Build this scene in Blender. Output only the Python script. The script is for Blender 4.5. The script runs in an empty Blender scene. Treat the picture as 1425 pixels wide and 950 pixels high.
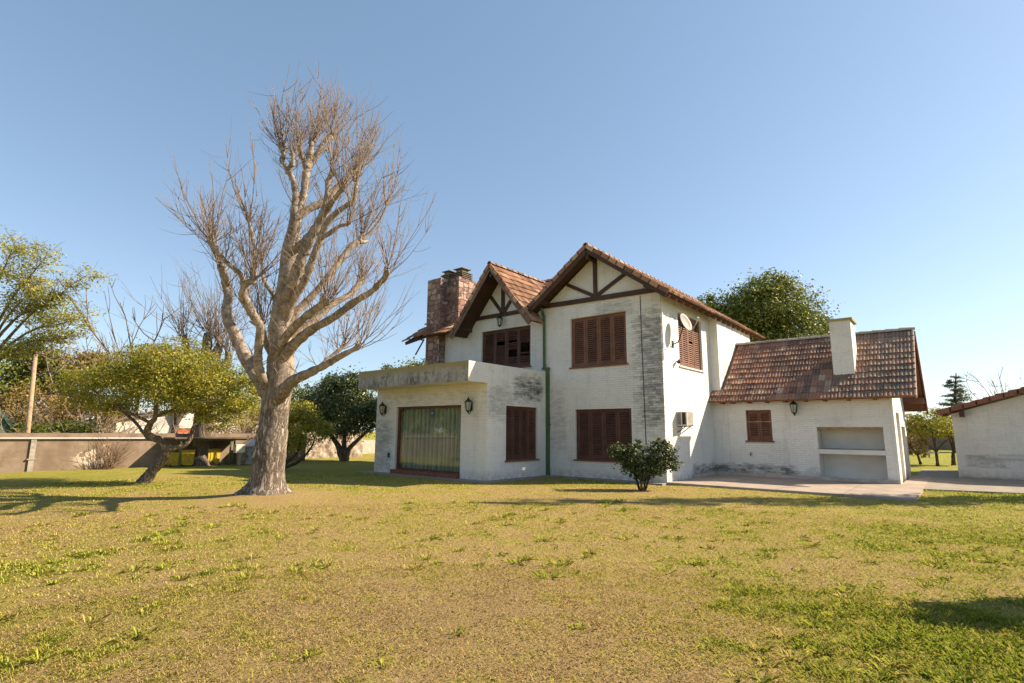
import bpy, math, random
import numpy as np
from mathutils import Vector, Matrix
S = bpy.context.scene
COL = S.collection
R = math.radians

# ------------------------------------------------------------------ camera
FWD = Vector((-0.62604, 0.76208, 0.16521)); RGT = Vector((0.77344, 0.63383, 0.00711)); UPV = Vector((0.09930, -0.13223, 0.98623))
CAM = Vector((7.425, -16.920, 1.6))
cd = bpy.data.cameras.new('camera'); cam = bpy.data.objects.new('camera', cd); COL.objects.link(cam)
cd.sensor_width = 36; cd.lens = 36 * 751.22 / 1425; cd.clip_start = .1; cd.clip_end = 3000
cam.matrix_world = Matrix(((RGT.x, UPV.x, -FWD.x, CAM.x), (RGT.y, UPV.y, -FWD.y, CAM.y), (RGT.z, UPV.z, -FWD.z, CAM.z), (0, 0, 0, 1)))
S.camera = cam

# ------------------------------------------------------------------ sky, sun, exposure
SUN = Vector((.57, .55, .58)).normalized()
EL = math.asin(SUN.z); AZ = math.atan2(SUN.x, SUN.y)
w = bpy.data.worlds.new('World'); S.world = w; w.use_nodes = True
wn = w.node_tree; wn.nodes.clear()
sky = wn.nodes.new('ShaderNodeTexSky'); sky.sky_type = 'NISHITA'; sky.sun_disc = False
sky.sun_elevation = EL; sky.sun_rotation = AZ; sky.altitude = 0; sky.air_density = 1.0; sky.dust_density = .45; sky.ozone_density = 1.8
bg = wn.nodes.new('ShaderNodeBackground'); bg.inputs['Strength'].default_value = .094
wo = wn.nodes.new('ShaderNodeOutputWorld')
hs = wn.nodes.new('ShaderNodeHueSaturation'); hs.inputs['Saturation'].default_value = .78
mxs = wn.nodes.new('ShaderNodeMix'); mxs.data_type = 'RGBA'; mxs.inputs[0].default_value = .34; mxs.inputs[7].default_value = (.72, 1.72, 2.80, 1)   # flat blue blended into the sky colour to even out its brightness gradient
wn.links.new(sky.outputs[0], hs.inputs['Color']); wn.links.new(hs.outputs[0], mxs.inputs[6]); wn.links.new(mxs.outputs[2], bg.inputs[0]); wn.links.new(bg.outputs[0], wo.inputs[0])
sd = bpy.data.lights.new('sun', 'SUN'); sd.energy = 4.9; sd.angle = R(.5); sd.color = (1, .83, .61)
so = bpy.data.objects.new('sun', sd); COL.objects.link(so)
so.rotation_euler = (-SUN).to_track_quat('-Z', 'Y').to_euler()
S.view_settings.view_transform = 'Standard'; S.view_settings.look = 'None'
S.view_settings.exposure = 1.2; S.view_settings.gamma = 1
S.view_settings.use_curve_mapping = False

rng = np.random.default_rng(7); random.seed(7)

# ------------------------------------------------------------------ material helpers
class G:
    def __init__(s, name):
        s.m = bpy.data.materials.new(name); s.m.use_nodes = True; s.t = s.m.node_tree; s.t.nodes.clear()
        s.out = s.t.nodes.new('ShaderNodeOutputMaterial')
    def put(s, inp, v):
        if isinstance(v, bpy.types.NodeSocket): s.t.links.new(v, inp)
        elif v is not None:
            if isinstance(v, tuple) and len(v) == 3 and inp.type == 'RGBA': v = (*v, 1)
            inp.default_value = v
    def node(s, typ, props=None, **inp):
        n = s.t.nodes.new(typ)
        for k, v in (props or {}).items(): setattr(n, k, v)
        for k, v in inp.items(): s.put(n.inputs[k.replace('_', ' ')], v)
        return n
    def math(s, op, a, b=0.0, c=None):
        n = s.t.nodes.new('ShaderNodeMath'); n.operation = op
        s.put(n.inputs[0], a); s.put(n.inputs[1], b)
        if c is not None: s.put(n.inputs[2], c)
        return n.outputs[0]
    def mul(s, a, b): return s.math('MULTIPLY', a, b)
    def add(s, a, b): return s.math('ADD', a, b)
    def smooth(s, v, a, b, lo=0.0, hi=1.0):
        n = s.t.nodes.new('ShaderNodeMapRange'); n.interpolation_type = 'SMOOTHSTEP'
        s.put(n.inputs[0], v); n.inputs[1].default_value = a; n.inputs[2].default_value = b; n.inputs[3].default_value = lo; n.inputs[4].default_value = hi
        return n.outputs[0]
    def mix(s, f, a, b, mode='MIX'):
        n = s.t.nodes.new('ShaderNodeMix'); n.data_type = 'RGBA'; n.blend_type = mode
        s.put(n.inputs[0], f); s.put(n.inputs[6], a); s.put(n.inputs[7], b); return n.outputs[2]
    def ramp(s, f, stops):
        n = s.t.nodes.new('ShaderNodeValToRGB'); e = n.color_ramp.elements
        while len(e) < len(stops): e.new(.5)
        for q, (p, c) in zip(e, stops): q.position = p; q.color = (*c, 1)
        s.put(n.inputs[0], f); return n.outputs[0]
    def pos(s):
        g = s.t.nodes.new('ShaderNodeNewGeometry'); x = s.t.nodes.new('ShaderNodeSeparateXYZ')
        s.t.links.new(g.outputs['Position'], x.inputs[0]); return g.outputs['Position'], x.outputs[0], x.outputs[1], x.outputs[2]
    def xyz(s, x, y, z):
        n = s.t.nodes.new('ShaderNodeCombineXYZ'); s.put(n.inputs[0], x); s.put(n.inputs[1], y); s.put(n.inputs[2], z); return n.outputs[0]
    def noise(s, vec, scale, detail=4.0, rough=.55, dist=0.0):
        n = s.node('ShaderNodeTexNoise', None, Vector=vec, Scale=scale, Detail=detail, Roughness=rough, Distortion=dist); return n.outputs[0]
    def attr(s, name):
        n = s.t.nodes.new('ShaderNodeAttribute'); n.attribute_name = name; return n.outputs['Fac']
    def bump(s, h, strength=.5, dist=.01):
        return s.node('ShaderNodeBump', None, Height=h, Strength=strength, Distance=dist).outputs[0]
    def fin(s, color, rough=.8, normal=None, spec=.3, metal=0.0, transl=0.0):
        p = s.node('ShaderNodeBsdfPrincipled', None, Base_Color=color, Roughness=rough, Metallic=metal)
        p.inputs['Specular IOR Level'].default_value = spec
        if normal is not None: s.t.links.new(normal, p.inputs['Normal'])
        o = p.outputs[0]
        if transl:
            t = s.node('ShaderNodeBsdfTranslucent', None, Color=color)
            mx = s.node('ShaderNodeMixShader', None); mx.inputs[0].default_value = transl
            s.t.links.new(o, mx.inputs[1]); s.t.links.new(t.outputs[0], mx.inputs[2]); o = mx.outputs[0]
        s.t.links.new(o, s.out.inputs[0]); return s.m

def plain(name, col, rough=.7, var=.25, scale=9.0, metal=0.0, spec=.3, bump=0.0):
    g = G(name); p, x, y, z = g.pos(); n = g.noise(p, scale, 5)
    d = tuple(c * (1 - var) for c in col); l = tuple(min(1, c * (1 + var)) for c in col)
    nb = g.bump(g.noise(p, scale * 6, 3), bump, .01) if bump else None
    return g.fin(g.ramp(n, [(.3, d), (.7, l)]), rough, nb, spec, metal)

def white_brick(name, stains, tone=1.0, rowh=.078, warm=0.0):
    g = G(name); p, x, y, z = g.pos(); u = g.add(x, y)
    wob = g.mul(g.math('SUBTRACT', g.noise(p, 1.7, 2), .5), .02)
    bv = g.xyz(u, g.add(z, wob), 0.0)
    br = g.node('ShaderNodeTexBrick', {'offset': .5}, Vector=bv, Scale=1.0, Mortar_Size=.007, Mortar_Smooth=.6, Bias=0.0, Brick_Width=.27, Row_Height=rowh)
    mort = br.outputs['Fac']
    br2 = g.node('ShaderNodeTexBrick', {'offset': .5}, Vector=bv, Scale=1.0, Mortar_Size=.0, Bias=0.0, Brick_Width=.27, Row_Height=rowh, Color1=(0, 0, 0), Color2=(1, 1, 1))
    br2 = br2.outputs['Color']
    n1 = g.noise(p, .55, 5); n2 = g.noise(p, 5.5, 6, .7); n3 = g.noise(g.xyz(g.mul(u, 1.0), 0.0, g.mul(z, 7.0)), 3.2, 5, .7)
    c = g.mix(g.smooth(n1, .35, .7), (.765 * tone, .745 * tone, .705 * tone), (.67 * tone, .65 * tone, .61 * tone))
    c = g.mix(g.mul(g.smooth(n2, .50, .74), .32), c, (.40, .37, .33)); c = g.mix(g.mul(g.smooth(g.noise(g.xyz(u, 0.0, g.mul(z, .12)), 2.6, 5, .7), .52, .70), .22), c, (.33, .30, .26))
    c = g.mix(g.mul(br2, .10), c, (.45, .42, .38))
    c = g.mix(g.mul(mort, .30), c, (.36, .335, .305))
    c = g.mix(g.mul(g.smooth(n3, .62, .72), .25), c, (.30, .28, .25))
    # weather stains: each has its own box on the wall and a ragged edge
    nz = g.noise(g.xyz(u, g.mul(y, .2), g.mul(z, 1.9)), 2.6, 10, .80)
    ncourse = g.noise(g.xyz(g.mul(u, .8), 0.0, g.mul(z, 13.0)), 1.6, 3, .6)
    nz = g.add(g.add(g.mul(nz, .66), g.mul(ncourse, .20)), g.add(g.mul(br2, .10), g.mul(mort, .05)))
    tot = None
    for (x0, x1, y0, y1, z0, z1, f, amt) in stains:
        m = None
        for v, a, b in ((x, x0, x1), (y, y0, y1), (z, z0, z1)):
            if a is None: continue
            fv = f if b - a > .7 else .05; q = g.mul(g.smooth(v, a - fv, a + fv), g.smooth(v, b - fv, b + fv, 1.0, 0.0)); m = q if m is None else g.mul(m, q)
        m = g.mul(g.smooth(g.add(nz, g.mul(m, .33)), .62, .95), g.mul(g.smooth(m, .0, .6), amt))
        tot = m if tot is None else g.math('MAXIMUM', tot, m)
    if tot is not None: c = g.mix(tot, c, (.10, .092, .082))
    base = g.mul(g.smooth(z, .05, .38, 1.0, 0.0), g.smooth(n2, .3, .65)); c = g.mix(g.mul(base, .55), c, (.34, .27, .20))
    h = g.add(g.mul(mort, -1.0), g.add(g.mul(n2, .7), g.mul(br2, .35)))
    return g.fin(c, .88, g.bump(h, .6, .012), .2)

def tile_mat(name, cols, lichen, grey, xr=None):
    g = G(name); p, x, y, z = g.pos(); r = g.attr('rnd')
    c = g.ramp(r, cols)
    n = g.noise(p, 1.1, 4); n2 = g.noise(p, 11, 5, .7); n3 = g.noise(p, 38, 3)
    c = g.mix(g.mul(g.smooth(g.add(n2, g.mul(n, .5)), .72, .92), lichen), c, (.05, .042, .036))
    if xr: c = g.mix(g.mul(g.smooth(g.add(x, g.mul(n, 3.0)), xr[0], xr[1]), g.smooth(n2, .35, .6, .25, .8)), c, (.17, .145, .115))
    c = g.mix(g.mul(g.smooth(g.add(n3, g.mul(n2, .6)), .82, .98), grey), c, (.42, .38, .31))
    return g.fin(c, .82, g.bump(n3, .3, .006), .25)

def wood(name, col, wear=.3):
    g = G(name); p, x, y, z = g.pos(); n = g.noise(p, 3, 5); n2 = g.noise(g.xyz(g.mul(x, 9.0), g.mul(y, 9.0), g.mul(z, 40.0)), 1.0, 4)
    oi = g.node('ShaderNodeObjectInfo'); c = g.mix(g.add(g.mul(g.smooth(n, .3, .7), .6), g.mul(oi.outputs['Random'], .4)), tuple(v * .70 for v in col), tuple(v * 1.3 for v in col))
    c = g.mix(g.mul(g.smooth(n2, .58, .78), wear), c, tuple(min(1, v * 2.4 + .03) for v in col))
    return g.fin(c, .62, g.bump(n2, .25, .004), .3)

def leaf_mat(name, stops, transl=.32, rough=.5):
    g = G(name); return g.fin(g.ramp(g.attr('rnd'), stops), rough, None, .35, 0.0, transl)

def bark_mat(name, dark, light, scale=7.0, fiss=1.0, zfade=None):
    g = G(name); p, x, y, z = g.pos()
    v = g.xyz(x, y, g.mul(z, .17))
    n1 = g.noise(v, scale * 1.5, 5, .65, .6); n2 = g.noise(p, 2.2, 5); n3 = g.noise(p, 26, 4, .7)
    h = g.math('ABSOLUTE', g.math('SUBTRACT', n1, .5)); h = g.smooth(h, .0, .11)
    c = g.mix(h, dark, light)
    c = g.mix(g.mul(g.smooth(n2, .45, .7), .6), c, tuple(q * .62 for q in light))
    c = g.mix(g.mul(g.smooth(n3, .5, .75), .45), c, tuple(min(1, q * 1.3) for q in light))
    if zfade:                                                   # upper limbs are smoother and paler
        up = g.smooth(z, zfade[0], zfade[1])
        n5 = g.noise(p, 5.5, 6, .7)
        n6 = g.noise(g.xyz(x, y, g.mul(z, 2.2)), 15, 6, .75); n5 = g.add(g.mul(n5, .6), g.mul(n6, .4))
        sm = g.ramp(n5, [(.34, (.075, .055, .042)), (.44, (.19, .148, .115)), (.54, (.33, .275, .22)), (.68, (.50, .44, .37))])
        c = g.mix(up, c, sm); h = g.mix(up, h, n5)
    return g.fin(c, .92, g.bump(h, .9 * fiss, .03), .15)

# ------------------------------------------------------------------ mesh helpers
class MB:
    def __init__(s): s.v = []; s.f = []; s.mi = []; s.rn = []; s.cur = 0; s.r = 0.0
    def face(s, *pts):
        b = len(s.v); s.v += [tuple(p) for p in pts]; s.f.append(tuple(range(b, b + len(pts)))); s.mi.append(s.cur); s.rn.append(s.r)
    def raw(s, vs, fs):
        b = len(s.v); s.v += [tuple(p) for p in vs]
        for f in fs: s.f.append(tuple(b + i for i in f)); s.mi.append(s.cur); s.rn.append(s.r)
    def box(s, x0, x1, y0, y1, z0, z1):
        s.raw([(x0, y0, z0), (x1, y0, z0), (x1, y1, z0), (x0, y1, z0), (x0, y0, z1), (x1, y0, z1), (x1, y1, z1), (x0, y1, z1)],
              [(0, 3, 2, 1), (4, 5, 6, 7), (0, 1, 5, 4), (1, 2, 6, 5), (2, 3, 7, 6), (3, 0, 4, 7)]); return s
    def hexa(s, a, b):                                         # two matching quads -> closed solid
        s.raw(list(a) + list(b), [(0, 3, 2, 1), (4, 5, 6, 7), (0, 1, 5, 4), (1, 2, 6, 5), (2, 3, 7, 6), (3, 0, 4, 7)]); return s
    def beam(s, a, b, w, h, up=(0, 0, 1)):                      # bar from a to b, w across, h along 'up'
        a = Vector(a); b = Vector(b); d = (b - a).normalized(); up = Vector(up)
        sd_ = d.cross(up).normalized(); u2 = sd_.cross(d).normalized(); sd_ *= w / 2; u2 *= h / 2
        q = lambda p: [p - sd_ - u2, p + sd_ - u2, p + sd_ + u2, p - sd_ + u2]
        return s.hexa(q(a), q(b))
    def prism(s, poly, axis, a, b):                             # poly of 2-D points swept along axis from a to b
        k = len(poly)
        def P(p, t): return (t, p[0], p[1]) if axis == 'x' else ((p[0], t, p[1]) if axis == 'y' else (p[0], p[1], t))
        s.raw([P(p, a) for p in poly] + [P(p, b) for p in poly], [tuple(range(k - 1, -1, -1)), tuple(range(k, 2 * k))] + [(i, (i + 1) % k, k + (i + 1) % k, k + i) for i in range(k)]); return s
    def tube(s, pts, rad, n=8, cap=True):
        pts = [Vector(p) for p in pts]; k = len(pts); rings = []
        ref = Vector((.31, .95, .05)) if abs((pts[-1] - pts[0]).normalized().y) < .8 else Vector((1, .1, .05))
        for i, p in enumerate(pts):
            d = (pts[min(i + 1, k - 1)] - pts[max(i - 1, 0)]); d = d.normalized() if d.length > 1e-9 else Vector((0, 0, 1))
            a = d.cross(ref).normalized(); b = a.cross(d)
            r = rad[i] if hasattr(rad, '__len__') else rad
            rings.append([p + (a * math.cos(2 * math.pi * j / n) + b * math.sin(2 * math.pi * j / n)) * r for j in range(n)])
        fs = [(i * n + j, i * n + (j + 1) % n, (i + 1) * n + (j + 1) % n, (i + 1) * n + j) for i in range(k - 1) for j in range(n)]
        if cap: fs += [tuple(range(n - 1, -1, -1)), tuple(range((k - 1) * n, k * n))]
        s.raw([q for r_ in rings for q in r_], fs); return s
    def lathe(s, c, prof, n=12, ax='z', flat=True):
        vs = []
        for (r, t) in prof:
            for j in range(n):
                a = 2 * math.pi * (j + .5) / n; vs.append((c[0] + r * math.cos(a), c[1] + r * math.sin(a), c[2] + t))
        k = len(prof)
        s.raw(vs, [(i * n + j, i * n + (j + 1) % n, (i + 1) * n + (j + 1) % n, (i + 1) * n + j) for i in range(k - 1) for j in range(n)] + [tuple(range(n - 1, -1, -1)), tuple(range((k - 1) * n, k * n))]); return s
    def wall(s, ax, p0, p1, a0, a1, z0, z1, holes=()):          # slab between planes p0,p1 of axis ax, with holes (a0,a1,z0,z1)
        A = sorted({a0, a1} | {h[0] for h in holes} | {h[1] for h in holes}); Z = sorted({z0, z1} | {h[2] for h in holes} | {h[3] for h in holes})
        A = [q for q in A if a0 <= q <= a1]; Z = [q for q in Z if z0 <= q <= z1]
        def solid(i, j):
            if i < 0 or j < 0 or i >= len(A) - 1 or j >= len(Z) - 1: return False
            ca = (A[i] + A[i + 1]) / 2; cz = (Z[j] + Z[j + 1]) / 2
            return not any(h[0] < ca < h[1] and h[2] < cz < h[3] for h in holes)
        P = (lambda p, a, z: (p, a, z)) if ax == 'x' else (lambda p, a, z: (a, p, z))
        for i in range(len(A) - 1):
            for j in range(len(Z) - 1):
                if not solid(i, j): continue
                b0, b1, c0, c1 = A[i], A[i + 1], Z[j], Z[j + 1]
                s.face(P(p0, b0, c0), P(p0, b1, c0), P(p0, b1, c1), P(p0, b0, c1)); s.face(P(p1, b1, c0), P(p1, b0, c0), P(p1, b0, c1), P(p1, b1, c1))
                if not solid(i - 1, j): s.face(P(p0, b0, c0), P(p0, b0, c1), P(p1, b0, c1), P(p1, b0, c0))
                if not solid(i + 1, j): s.face(P(p0, b1, c1), P(p0, b1, c0), P(p1, b1, c0), P(p1, b1, c1))
                if not solid(i, j - 1): s.face(P(p0, b1, c0), P(p0, b0, c0), P(p1, b0, c0), P(p1, b1, c0))
                if not solid(i, j + 1): s.face(P(p0, b0, c1), P(p0, b1, c1), P(p1, b1, c1), P(p1, b0, c1))
        return s
    def build(s, name, mats, parent=None, smooth=False, weld=False):
        return build_np(name, np.array(s.v, float), s.f, mats, parent, smooth, np.array(s.rn, np.float32), s.mi, weld)

def wloc(o):
    l = Vector((0, 0, 0))
    while o is not None: l += o.location; o = o.parent
    return l
def build_np(name, v, faces, mats, parent=None, smooth=False, rnd=None, mi=None, weld=False):
    me = bpy.data.meshes.new(name)
    if parent is not None: v = v - np.array(wloc(parent))
    if isinstance(faces, np.ndarray):
        k = faces.shape[1]; nf = len(faces)
        me.vertices.add(len(v)); me.vertices.foreach_set('co', v.astype(np.float32).ravel())
        me.loops.add(nf * k); me.loops.foreach_set('vertex_index', faces.astype(np.int32).ravel())
        me.polygons.add(nf); me.polygons.foreach_set('loop_start', np.arange(0, nf * k, k, dtype=np.int32))
        me.update(calc_edges=True)
    else:
        me.from_pydata([tuple(p) for p in v], [], faces)
    for m in (mats if isinstance(mats, (list, tuple)) else [mats]): me.materials.append(m)
    if mi is not None and max(mi, default=0) > 0: me.polygons.foreach_set('material_index', mi)
    if rnd is not None and len(rnd) == len(me.polygons):
        at = me.attributes.new('rnd', 'FLOAT', 'FACE'); at.data.foreach_set('value', np.asarray(rnd, np.float32))
    if smooth: me.polygons.foreach_set('use_smooth', [True] * len(me.polygons))
    me.update()
    o = bpy.data.objects.new(name, me); COL.objects.link(o)
    if parent is not None: o.parent = parent
    return o
def tag(o, label=None, cat=None, group=None, kind=None):
    for k, q in (('label', label), ('category', cat), ('group', group), ('kind', kind)):
        if q: o[k] = q
    return o
def thing(name, label, cat, loc=(0, 0, 0), group=None):
    o = bpy.data.objects.new(name, None); COL.objects.link(o); o.location = loc; o.empty_display_size = .3
    return tag(o, label, cat, group)

def smooth_path(pts, sub=4):                                    # Catmull-Rom through (x,y,z,r)
    P = [np.array(p, float) for p in pts]; P = [2 * P[0] - P[1]] + P + [2 * P[-1] - P[-2]]; out = []
    for i in range(1, len(P) - 2):
        a, b, c, d = P[i - 1:i + 3]
        for j in range(sub):
            t = j / sub; out.append(.5 * (2 * b + (c - a) * t + (2 * a - 5 * b + 4 * c - d) * t * t + (3 * b - a - 3 * c + d) * t ** 3))
    out.append(P[-2]); return out

def vnoise(x, y, seed=0):
    xi = np.floor(x).astype(np.int64); yi = np.floor(y).astype(np.int64); fx = x - xi; fy = y - yi
    fx = fx * fx * (3 - 2 * fx); fy = fy * fy * (3 - 2 * fy)
    def h(a, b):
        n = (a * 374761393 + b * 668265263 + seed * 982451653) & 0x7fffffff
        n = ((n ^ (n >> 13)) * 1274126177) & 0x7fffffff; return ((n ^ (n >> 16)) & 0xffff) / 65535.0
    return (h(xi, yi) * (1 - fx) + h(xi + 1, yi) * fx) * (1 - fy) + (h(xi, yi + 1) * (1 - fx) + h(xi + 1, yi + 1) * fx) * fy
def fbm(x, y, seed=0, o=4):
    s_ = 0; a = .5
    for k in range(o): s_ = s_ + a * vnoise(x * 2 ** k, y * 2 ** k, seed + k); a *= .5
    return s_ / (1 - .5 ** o)

# ------------------------------------------------------------------ materials
M = {}
M['wall'] = white_brick('painted_brick', [
    (-1.15, .9, -.3, .06, 1.5, 6.0, .75, .85),      # corner of the tall gable wall
    (-2.6, -.9, -.3, .06, 5.6, 6.3, .25, .45),
    (-4.7, -3.7, -.3, .06, .7, 3.4, .5, .36),
    (None, -4.6, -2.2, -.2, 2.6, 3.7, .42, 1.0), # high on the sun room side
    (None, -4.6, -3.5, -2.0, 1.9, 3.3, .4, .5),
    (-.4, 3.0, 4.0, 4.9, -.5, .55, .28, 1.0),       # damp foot of the barbecue wing
    (-.4, .4, 2.1, 4.9, -.5, .55, .28, 1.0),
    (3.0, 4.2, 4.3, 4.7, -.3, .45, .2, .55),
    (.25, .5, 4.8, 6.4, 3.2, 4.6, .5, .45),
    (-10.9, -9.5, -3.6, -3.3, .0, 2.2, .4, .55)])
M['shedwall'] = white_brick('shed_brick', [(7.4, 8.7, None, 11, .40, .9, .25, .5), (8.0, 9.3, None, 11, .65, .95, .15, .35), (7.2, 12, None, 11, -.3, .12, .1, .5)], .97)
M['plaster'] = plain('white_plaster', (.66, .64, .60), .85, .08, 2.2, bump=.15)
g = G('weathered_concrete'); p, x, y, z = g.pos()
n1 = g.noise(p, 1.3, 6, .7); n2 = g.noise(g.xyz(g.mul(x, 1.0), y, g.mul(z, .35)), 5, 6, .75); n3 = g.noise(p, 22, 4)
c = g.mix(g.smooth(n1, .35, .65), (.30, .285, .25), (.46, .44, .40))
c = g.mix(g.mul(g.smooth(g.add(g.mul(g.add(n2, g.noise(p, 7, 6, .75)), .5), g.mul(n1, .55)), .70, .95), .9), c, (.06, .056, .048))
c = g.mix(g.mul(g.smooth(g.add(z, g.mul(n2, .35)), 3.72, 4.0), .85), c, (.33, .26, .10))
M['concrete'] = g.fin(c, .9, g.bump(n3, .4, .01), .2)
RED = [(0, (.14, .075, .048)), (.3, (.25, .125, .074)), (.6, (.36, .19, .112)), (.85, (.46, .28, .175)), (1, (.54, .39, .27))]
OLD = [(0, (.11, .062, .046)), (.25, (.20, .092, .062)), (.5, (.30, .132, .082)), (.75, (.37, .19, .12)), (1, (.46, .33, .24))]
M['tile'] = tile_mat('terracotta_tile', RED, .35, .15)
M['oldtile'] = tile_mat('lichened_tile', OLD, .6, .66, (3.2, 9.5))
M['wood'] = wood('dark_brown_timber', (.062, .031, .019), .16)
M['shutter'] = wood('red_brown_shutter', (.168, .076, .047), .32)
M['shutterdark'] = wood('faded_shutter', (.104, .047, .031), .35)
M['rafter'] = wood('rafter_timber', (.17, .075, .045), .2)
M['barge'] = wood('grey_barge', (.16, .115, .085), .35)
M['terracotta'] = plain('terracotta_sill', (.20, .075, .05), .75, .3)
M['green'] = plain('green_metal', (.06, .105, .045), .5, .25, 4, spec=.4)
M['lantern'] = plain('green_lantern_metal', (.025, .045, .035), .45, .3, metal=.3)
M['grey'] = plain('light_grey_metal', (.43, .43, .41), .45, .12, 5, metal=.2)
M['acgrey'] = plain('ac_casing', (.50, .46, .40), .55, .15, 7)
M['darkmetal'] = plain('dark_metal', (.04, .04, .042), .5, .3, metal=.5)
g = G('patio_concrete'); p, x, y, z = g.pos(); n1 = g.noise(p, 1.4, 5); n2 = g.noise(p, 14, 5, .7)
jt = g.node('ShaderNodeTexBrick', {'offset': 0.0}, Vector=g.xyz(x, y, 0.0), Scale=1.0, Mortar_Size=.010, Brick_Width=1.62, Row_Height=1.55).outputs['Fac']
c = g.mix(g.smooth(n1, .35, .65), (.30, .245, .195), (.38, .305, .245)); c = g.mix(g.mul(g.smooth(n2, .5, .75), .4), c, (.20, .165, .13)); c = g.mix(g.mul(jt, .75), c, (.09, .075, .055)); M['patio'] = g.fin(c, .9, g.bump(g.add(n2, g.mul(jt, -1.0)), .3, .01), .2)
M['apron'] = plain('apron_concrete', (.25, .215, .175), .9, .22, 2.5, bump=.3)
M['plinth'] = plain('plinth_tile', (.42, .36, .31), .8, .2, 3)
M['glassmilk'] = plain('lantern_glass', (.35, .35, .30), .25, .1, spec=.6)
g = G('window_glass'); fr = g.node('ShaderNodeLayerWeight', None, Blend=.5)
tr = g.node('ShaderNodeBsdfTransparent', None, Color=(.93, .96, .94)); gl = g.node('ShaderNodeBsdfGlossy', None, Color=(.95, .95, .95), Roughness=.015)
ms = g.node('ShaderNodeMixShader'); g.put(ms.inputs[0], g.add(g.mul(g.math('POWER', fr.outputs['Facing'], 4.0), .75), .06)); g.put(ms.inputs[1], tr.outputs[0]); g.put(ms.inputs[2], gl.outputs[0]); g.put(g.out.inputs[0], ms.outputs[0])
M['glass'] = g.m
M['curtain'] = plain('pale_green_curtain', (.27, .30, .26), .9, .06, 2)
g = G('red_fieldstone'); p, x, y, z = g.pos(); u = g.add(x, y)
nw = g.noise(p, 4, 3); q = g.xyz(g.add(g.mul(u, 2.9), g.mul(nw, .6)), 0.0, g.add(g.mul(z, 3.5), g.mul(nw, .6)))
v1 = g.node('ShaderNodeTexVoronoi', {'feature': 'F1', 'distance': 'CHEBYCHEV'}, Vector=q, Scale=1.0, Randomness=.75)
v2 = g.node('ShaderNodeTexVoronoi', {'feature': 'F2', 'distance': 'CHEBYCHEV'}, Vector=q, Scale=1.0, Randomness=.75)
edge = g.math('SUBTRACT', v2.outputs['Distance'], v1.outputs['Distance'])
cs = g.node('ShaderNodeSeparateColor', None, Color=v1.outputs['Color'])
c = g.ramp(cs.outputs[0], [(0, (.21, .115, .09)), (.35, (.30, .17, .135)), (.65, (.38, .24, .19)), (1, (.45, .32, .26))])
n2 = g.noise(p, 9, 6, .7); c = g.mix(g.mul(g.smooth(n2, .45, .75), .5), c, (.13, .085, .07))
n5 = g.noise(g.xyz(u, 0.0, g.mul(z, .5)), 1.7, 5, .7); c = g.mix(g.mul(g.smooth(n5, .54, .66), .6), c, (.04, .033, .03))
c = g.mix(g.smooth(edge, .02, .10, .85, 0.0), c, (.10, .075, .062))
M['stone'] = g.fin(c, .85, g.bump(g.add(g.smooth(edge, 0.0, .16), g.mul(n2, .5)), .9, .03), .2)

# ------------------------------------------------------------------ ground
def lush(x, y):                                                 # 0 dry straw .. 1 green, from soil moisture patches
    f = fbm(x * .23 + 11, y * .23 + 5, 3, 4); f2 = fbm(x * 1.1, y * 1.1, 9, 3); f3 = fbm(x * .07, y * .07, 21, 2)
    f4 = fbm(x * 2.9 + 3, y * 2.9, 17, 3)
    f6 = fbm(x * 7.3 + 8, y * 7.3, 41, 2)
    v = .365 + (f - .5) * .42 + (f2 - .5) * .34 + (f3 - .5) * .2 + (f4 - .5) * .55 + (f6 - .5) * .60
    v = v + .42 * np.exp(-(((x - 7.6) / 1.7) ** 2 + ((y + 11.9) / 1.5) ** 2)) + .22 * np.clip((x - 1.5) / 6, 0, 1) * (y > -11.5)
    v = v - .30 * np.exp(-(((x - 3.4) / 2.6) ** 2 + ((y + 12.9) / 1.7) ** 2)) - .16 * np.exp(-(((x + 3) / 5) ** 2 + ((y + 11) / 3.0) ** 2))
    v = v - .35 * np.exp(-(((x - .2) / 1.0) ** 2 + ((y + 2.3) / .7) ** 2)) - .5 * np.exp(-(((x + 5.95) / .8) ** 2 + ((y + 10.25) / .8) ** 2))
    far = np.clip((np.hypot(x - 7.4, y + 16.9) - 13) / 12, 0, 1)
    return np.clip(v + far * .30, 0, 1)
def axis_pts(lo, hi, step, ext):
    a = np.arange(lo, hi + .001, step); out = [-ext, -ext * .5, -ext * .25, -90.0, -60.0, -42.0]
    out = [q for q in out if q < lo - 2]; up_ = [q for q in (42.0, 60.0, 90.0, ext * .25, ext * .5, ext) if q > hi + 2]
    return np.array(out + list(a) + up_)
gx = axis_pts(-24, 14, .16, 900.0); gy = axis_pts(-17.5, 24, .16, 900.0)
XX, YY = np.meshgrid(gx, gy, indexing='ij'); nx, ny = XX.shape
ZZ = (fbm(XX * .5, YY * .5, 4, 3) - .5) * .05 * (np.hypot(XX, YY) < 60) - .02
tr_d = np.hypot(XX + 5.98, YY + 10.15); ZZ = ZZ + .13 * np.exp(-(tr_d / .95) ** 2)
idx = np.arange(nx * ny).reshape(nx, ny)
fq = np.stack([idx[:-1, :-1], idx[1:, :-1], idx[1:, 1:], idx[:-1, 1:]], -1).reshape(-1, 4)
g = G('lawn'); p, x, y, z = g.pos(); L_ = g.attr('lush')
n1 = g.noise(p, 9, 6, .75); n2 = g.noise(p, 42, 5, .8); n3 = g.noise(p, 2.2, 4, .6)
lv = g.add(L_, g.add(g.mul(g.math('SUBTRACT', n1, .5), .95), g.mul(g.math('SUBTRACT', n2, .5), 1.0)))
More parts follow.
